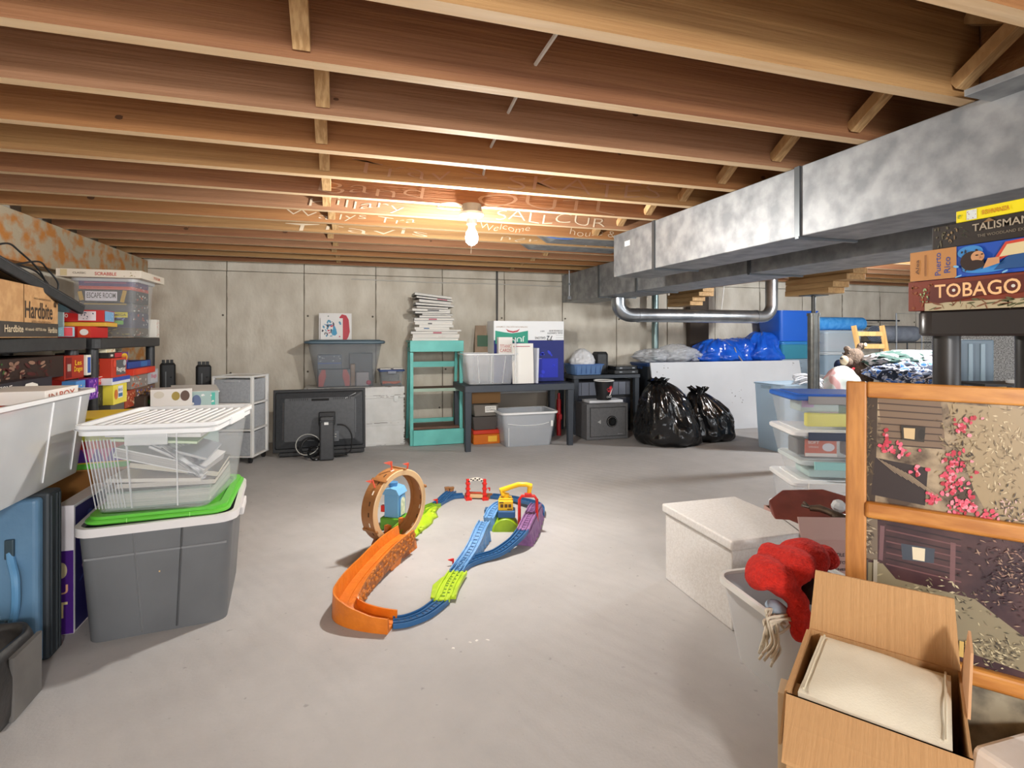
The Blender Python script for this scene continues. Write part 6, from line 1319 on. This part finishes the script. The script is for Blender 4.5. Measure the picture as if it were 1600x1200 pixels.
# behind the white board
tote((3.20, 4.92, 0), .62, .36, .665, M('#2a3038', .5), BLUED, 'dark tote with a slate blue lid behind the white board, next to the safe table')
tote((3.86, 4.92, 0), .62, .36, .665, CB, BLUED, 'clear tote with a slate blue lid behind the middle of the white board')
tote((4.40, 4.92, 0), .42, .36, .665, CB, BLUE, 'clear tote with a bright blue lid behind the end of the white board')
for k, (xx, yy, r, sd, lb) in enumerate(((3.05, 4.90, (.20, .15, .075), 4, 'crumpled clear plastic bag nearest the steel post on the slate blue lid'), (3.30, 4.86, (.22, .15, .10), 12, 'larger heap of crumpled clear plastic on the slate blue lid'), (3.52, 4.86, (.13, .12, .07), 14, 'clear plastic bag touching the blue sacks'))):
    bm = bag(r, sd, .34, folds=14, pinch=.2, n=60, k=34)
    o = bm.build('plastic_bag', M('#e9ecf0', .12, alpha=.45, bump=.9, bscale=18, hex2='#dfe3e8', scale=10, name='clear_film'), None, smooth='all', loc=(xx, yy, .667)); tag(o, lb, 'bag')
BBM = M('#1a52bf', .18, hex2='#1f63d6', scale=6, bump=.6, bscale=18, spec=.7, name='blue_poly')
for k, (xx, yy, r, sd, lb) in enumerate(((3.82, 4.84, (.30, .17, .125), 3, 'bright blue plastic sack lying nearest the clear bags'), (4.12, 4.88, (.20, .15, .13), 6, 'bright blue plastic sack in the middle with a knotted end'), (4.40, 4.84, (.25, .17, .165), 10, 'tallest bright blue plastic sack leaning on the blue tote'))):
    bm = bag2((r[0]*1.05, r[1], r[2]*1.9), sd, .24, (0, 0), n=90, k=44, neck=.25, power=2.2)
    o = bm.build('blue_sack', BBM, None, smooth='all', loc=(xx, yy, .667)); tag(o, lb, 'bag')
m = MB(); m.tube([(3.88, 4.66, .82), (3.90, 4.655, .76), (3.95, 4.652, .70), (3.97, 4.648, .672)], .006, 6); tag(m.build('sack_string', M('#9a938a', .7)), 'frayed grey string hanging from the blue sack over the board', 'string')
# blue stack by the post
tote((4.78, 4.86, 0), .52, .36, .44, CB, M('#c8d6e0', .4, alpha=.8), 'clear tote standing lowest in the stack under the big blue tote')
tote((4.78, 4.86, .442), .52, .36, .245, CB, CB, 'clear tote second from the floor under the turquoise-lidded bin')
tote((4.78, 4.86, .690), .54, .38, .19, TQ, M('#2f7fc0', .4), 'turquoise clear bin of green cords right below the big blue tote')
tote((4.76, 4.86, .883), .56, .38, .335, BLUE, None, 'big bright blue open tote on top of the stack behind the steel post')
for k, (x, z, c, lb) in enumerate(((4.72, .70, '#3f9a6a', 'green coil of cord'), (4.92, .70, '#c050a0', 'magenta coil of cord'))):
    m = MB()
    for q in range(4): m.tube([(x+.07*math.cos(a)+q*.01, 4.80+.05*math.sin(a), z+.02+q*.018) for a in [2*PI*j/14 for j in range(15)]], .008, 6)
    tag(m.build('coiled_rope', M(c, .6), smooth=True), lb+' seen through the turquoise bin', 'rope')
# second stack and the rolled mats
tote((5.40, 4.86, 0), .60, .40, .50, M('#dfe8ee', .35, alpha=.85), M('#e4eaee', .4), 'whitish clear tote low in the stack under the blue rolled mats')
tote((5.40, 4.86, .502), .58, .38, .26, CB, M('#dfe6ea', .4, alpha=.8), 'clear tote in the middle of the stack under the blue rolled mats')
tote((5.40, 4.86, .764), .58, .38, .24, M('#d8e4ec', .3, alpha=.5), M('#cfe0ec', .35, alpha=.7), 'top clear tote full of cloth under the blue rolled mats')
B2 = [((5.28, 4.82, .83), (.09, .09, .05)), ((5.45, 4.84, .83), (.1, .1, .05)), ((5.38, 4.8, .88), (.1, .08, .04))]
o = clump('folded_clothes', B2, M('#e0c4cc', .85, hex2='#a04a6a', scale=14, lo=.5, hi=.6), None, .012, .02, 9); tag(o, 'pink and white clothes inside the clear tote under the rolled mats', 'clothing')
def roll(name, label, p0, ln, r, mat, rz=0, turns=3):
    e = empty(name, p0, label, 'mat', rz)
    m = MB(); m.cyl((0, 0, 0), (ln, 0, 0), r, n=28); m.build('rolled_sheet', mat, e, smooth=True)
    sp_ = []
    for k in range(turns*18):
        a = 2*PI*k/18; rr = r*(.25+.72*k/(turns*18)); sp_.append((-.001, rr*math.cos(a), rr*math.sin(a)))
    m = MB(); m.tube(sp_, .0035, 4); m.build('spiral_edge', M('#1a3f78' if name == 'blue_mat' else '#3c4452', .6), e); return e
roll('blue_mat', 'shiny light blue rolled mat on top of the clear totes', (5.02, 4.78, 1.082), .74, .075, M('#3f97e6', .25, hex2='#58aaf0', scale=20, name='blue_foam'))
roll('blue_mat', 'dark blue rolled mat behind the shiny light blue one', (4.90, 4.95, 1.07), .5, .068, M('#14264e', .5))
roll('grey_mat', 'bluish grey rolled foam mat lying on the wire rack', (5.86, 4.70, .965), .62, .095, M('#7f8794', .5, hex2='#8f97a4', scale=12), 0, 4)
e = empty('wire_rack', (6.1, 4.86, 0), 'grey and dark wire rack standing against the back wall', 'rack')
for pts, r, c in (([(-.30, .1, 0), (-.30, .1, 1.13), (.5, .1, 1.13)], .012, '#3f4246'), ([(-.30, .1, 1.06), (.5, .1, 1.06)], .009, '#3f4246'), ([(-.05, -.28, .0), (-.05, -.28, 1.20), (.35, -.28, 1.20), (.35, -.28, 0)], .009, '#9a9ea2'), ([(-.3, -.28, .865), (.5, -.28, .865)], .008, '#4a4e52'), ([(-.3, .1, .865), (.5, .1, .865)], .008, '#4a4e52'), ([(-.2, -.28, 0), (-.2, -.28, .86)], .008, '#3f4246'), ([(.12, -.28, 0), (.12, -.28, .86)], .008, '#3f4246')):
    m = MB(); m.tube(pts, r, 6); m.build('rod', M(c, .4, .4), e)
m = MB()
for k in range(9): m.cyl((-.3+k*.1, -.28, .862), (-.3+k*.1, .1, .862), .004, n=5)
m.build('shelf_wires', M('#5a5e62', .4, .4), e, kind='stuff')
# wooden slatted ladder-back
c0 = pf(1365, 540, 4.9)
e = empty('wooden_chair', (c0.x, c0.y, .0), 'light wooden slatted chair back rising behind the toy bear', 'chair', -.30)
PINE = M('#b8935c', .55, hex2='#a8824c', scale=8, stretch=(8, 8, 1), name='light_pine')
for sx in (-1, 1):
    m = MB(); m.beam((sx*.115+.08, -.09, .0), (sx*.13-.02, .05, 1.035), .022, .04); m.build('upright', PINE, e, bevel=.002)
    m = MB(); m.beam((sx*.115-.02, .1, .0), (sx*.115+.02, -.12, .48), .022, .03); m.build('leg', PINE, e, bevel=.002)
for k, z in enumerate((.96, .845, .73, .62)):
    t_ = z/1.035; m = MB(); m.box((.08*(1-t_)-.02*t_, -.09+.14*t_, z), (.235, .014, .042)); m.build('slat', PINE, e, bevel=.002)
m = MB(); m.box((.03, -.05, .45), (.26, .22, .02)); m.build('seat', PINE, e, bevel=.003)
# low table carrying the bedding
c1 = pf(1500, 600, 4.15)
e = empty('wooden_table', (c1.x, c1.y, 0), 'low light wooden table under the heap of printed bedding', 'table', -.18)
m = MB(); m.bb(-.52, .52, -.28, .28, .53, .556); m.build('table_top', PINE, e, bevel=.003)
for sx in (-1, 1):
    for sy in (-1, 1): m = MB(); m.bb(sx*.48-.02, sx*.48+.02, sy*.26-.02, sy*.26+.02, 0, .53); m.build('leg', PINE, e)
def duvet(name, label, u, v, fw, ru, rv, rd_, mat, sd, amp=.2):
    c = pf(u, v, fw); s = fw/FPX; bm = bag((ru*s, rd_, rv*s), sd, amp, folds=12, pinch=0, n=96, k=40, squash=.3)
    o = bm.build(name, mat, None, smooth='all', loc=(c.x, c.y, c.z-rv*s), rot=(0, 0, -YAW)); return tag(o, label, 'bedding')
def blotch(h1, h2, h3, sc, name):
    m = bpy.data.materials.new(name); m.use_nodes = True; nt = m.node_tree; N = nt.nodes; L = nt.links; b = N['Principled BSDF']; b.inputs['Roughness'].default_value = .85
    tc = N.new('ShaderNodeTexCoord'); n1 = N.new('ShaderNodeTexNoise'); n1.inputs['Scale'].default_value = sc; n1.inputs['Detail'].default_value = 3; n1.inputs['Distortion'].default_value = 1.6
    L.new(tc.outputs['Object'], n1.inputs['Vector']); r = N.new('ShaderNodeValToRGB'); r.color_ramp.interpolation = 'CONSTANT'; e_ = r.color_ramp.elements
    e_[0].position = 0; e_[0].color = srgb(h1); e_[1].position = .46; e_[1].color = srgb(h2); q = e_.new(.52); q.color = srgb(h3)
    L.new(n1.outputs['Fac'], r.inputs[0]); L.new(r.outputs[0], b.inputs['Base Color']); return m
duvet('patterned_quilt', 'navy, blue and white leaf-patterned quilt heaped on the low wooden table', 1425, 580, 4.15, 68, 19, .24, blotch('#1b2538', '#b9bcc6', '#2f5fa8', 13, 'leaf_print'), 3, .16)
duvet('white_duvet', 'white duvet with dark green sprigs on top of the patterned quilt', 1418, 562, 4.25, 62, 17, .22, blotch('#35504a', '#b4b2b6', '#bebdc0', 5, 'sprig_print'), 8, .18)
duvet('white_duvet', 'plain white folded duvet behind the steel shelf leg', 1455, 572, 4.2, 28, 22, .2, M('#c2c4ca', .85), 12, .14)
carton('white_cooler', 'white storage box with dark printed marks above the bedding', 'box', (pf(1440, 560, 4.75).x, pf(1440, 560, 4.75).y, .56), (.34, .28, .255), -YAW-.05, '#dfe6ea', [('f', 'r', -.10, .07, .07, .035, '#4a3f4a'), ('f', 'r', .05, .07, .04, .02, '#4a4f55'), ('f', 'r', 0, .11, .34, .006, '#b9c4ca')])
# laundry sack
c = pf(1315, 600, 4.3); bm = bag((.205, .18, .37), 21, .09, folds=6, pinch=.25, n=72, k=48)
o = bm.build('pillow_sack', blotch('#c9a0a0', '#c6c4c4', '#bac4c0', 3, 'tie_dye_white'), None, smooth='all', loc=(c.x, c.y, 0)); tag(o, 'big rounded white pillow sack with faint pink dye behind the bin stack', 'bag')
tote((c.x-.26, c.y+.28, 0), .46, .34, .55, CB, None, 'clear open tote between the steel post and the rounded white sack')
o = yarn('white_fringe', 'tangle of white yarn spilling from the clear tote by the steel post', [(c.x-.30, c.y+.14, .58), (c.x-.22, c.y+.10, .60), (c.x-.14, c.y+.06, .55), (c.x-.10, c.y+.04, .50)], 26, .005, M('#e9ecf2', .9), 9, (.05, .03, .035))
# stuffed bear
def bp2(u, v, fw, ru, rv, rd_, ro=0):
    cc = pf(u, v, fw); s = fw/FPX; return (cc, (ru*s, rd_, rv*s), (0, ro, -YAW))
FUR = M('#5f5148', .95, hex2='#8a7868', scale=90, bump=1.0, bscale=130, lo=.35, hi=.7, name='bear_fur')
fwB = 4.45
o = clump('toy_bear', [bp2(1334, 560, fwB, 15, 16, .085), bp2(1322, 566, fwB-.06, 9, 8, .05), bp2(1345, 541, fwB, 6, 6, .03), bp2(1324, 545, fwB, 5, 5, .03), bp2(1342, 583, fwB, 17, 16, .09, .4), bp2(1352, 592, fwB, 11, 10, .07), bp2(1330, 590, fwB-.03, 8, 11, .05, -.5)], FUR, None, .008, .012, 30)
tag(o, 'brown furry stuffed toy bear with a pale muzzle lying on the white sack', 'toy')
cc = pf(1319, 563, fwB-.13); m = MB(); m.ball((cc.x, cc.y, cc.z), (.034, .03, .04)); m.build('muzzle', M('#c9b79c', .9), o, smooth='all')
cc = pf(1315, 560, fwB-.17); m = MB(); m.ball((cc.x, cc.y, cc.z), (.012, .01, .009)); m.build('nose', BLKM, o, smooth='all')
for uu in (1326, 1317): cc = pf(uu, 552, fwB-.12); m = MB(); m.ball((cc.x, cc.y, cc.z), (.006, .006, .006)); m.build('eye', BLKG, o, smooth='all')
cc = pf(1352, 539, fwB-.03); m = MB(); m.ball((cc.x, cc.y, cc.z), (.018, .01, .018)); m.build('inner_ear', M('#b9a58c', .9), o, smooth='all')
cc = pf(1325, 576, fwB-.09); m = MB(); m.tube(bez([cc+Vector((-.05, .0, .0)), cc+Vector((0, -.03, -.008)), cc+Vector((.06, 0, -.0))]), .010, 8); m.build('red_ribbon', M('#a8202a', .6), o, smooth='all')
m = clump('navy_cloth', [bp2(1312, 572, fwB+.05, 8, 11, .05), bp2(1318, 580, fwB+.02, 8, 8, .05)], M('#17284a', .85), None, .008, .01, 20); tag(m, 'navy blue cloth tucked beside the toy bear', 'cloth')
# grey-blue grille panel seen between the shelf legs
c = pf(1507, 560, 3.0)
e = empty('plastic_crate', (c.x, c.y, 0), 'tall blue-grey plastic crate with a grille, seen between the black shelf posts', 'crate', -.9)
GB = M('#6f8494', .4, name='bluegrey_plastic')
m = MB(); m.bb(-.11, .11, -.10, .10, 0, .92); m.build('shell', GB, e, bevel=.006)
for k in range(4):
    m = MB(); m.bb(-.095+k*.05, -.075+k*.05, -.112, -.1005, .03, .90); m.build('ridge', M('#8fa6b4', .35), e, bevel=.003)
m = MB()
for k in range(14): m.bb(-.1115, -.1005, -.07, .05, .50+k*.026, .512+k*.026)
m.build('grille', M('#3c4a56', .5), e, kind='stuff')
c = pf(1590, 602, 2.6)
e = empty('black_rail', (c.x, c.y, 0), 'low black stand with a thin rail between the shelf posts', 'stand', -.3)
m = MB(); m.bb(-.22, .3, -.06, .10, .0, .672); m.build('body', BLKM, e); m = MB(); m.bb(-.22, .3, -.07, .12, .70, .712); m.build('rail', BLKM, e)
m = MB(); m.bb(-.21, -.2, .09, .10, .67, .70); m.bb(.28, .29, .09, .1, .67, .7); m.build('rail_pins', BLKM, e)
e = empty('white_cup', (c.x-.0, c.y-.0, .6725), 'white tub standing on the low black stand', 'cup')
m = MB(); m.lathe([(.036, 0), (.045, .052), (.042, .052), (.034, .003)], n=20); m.build('wall', WHITE, e, smooth=True)
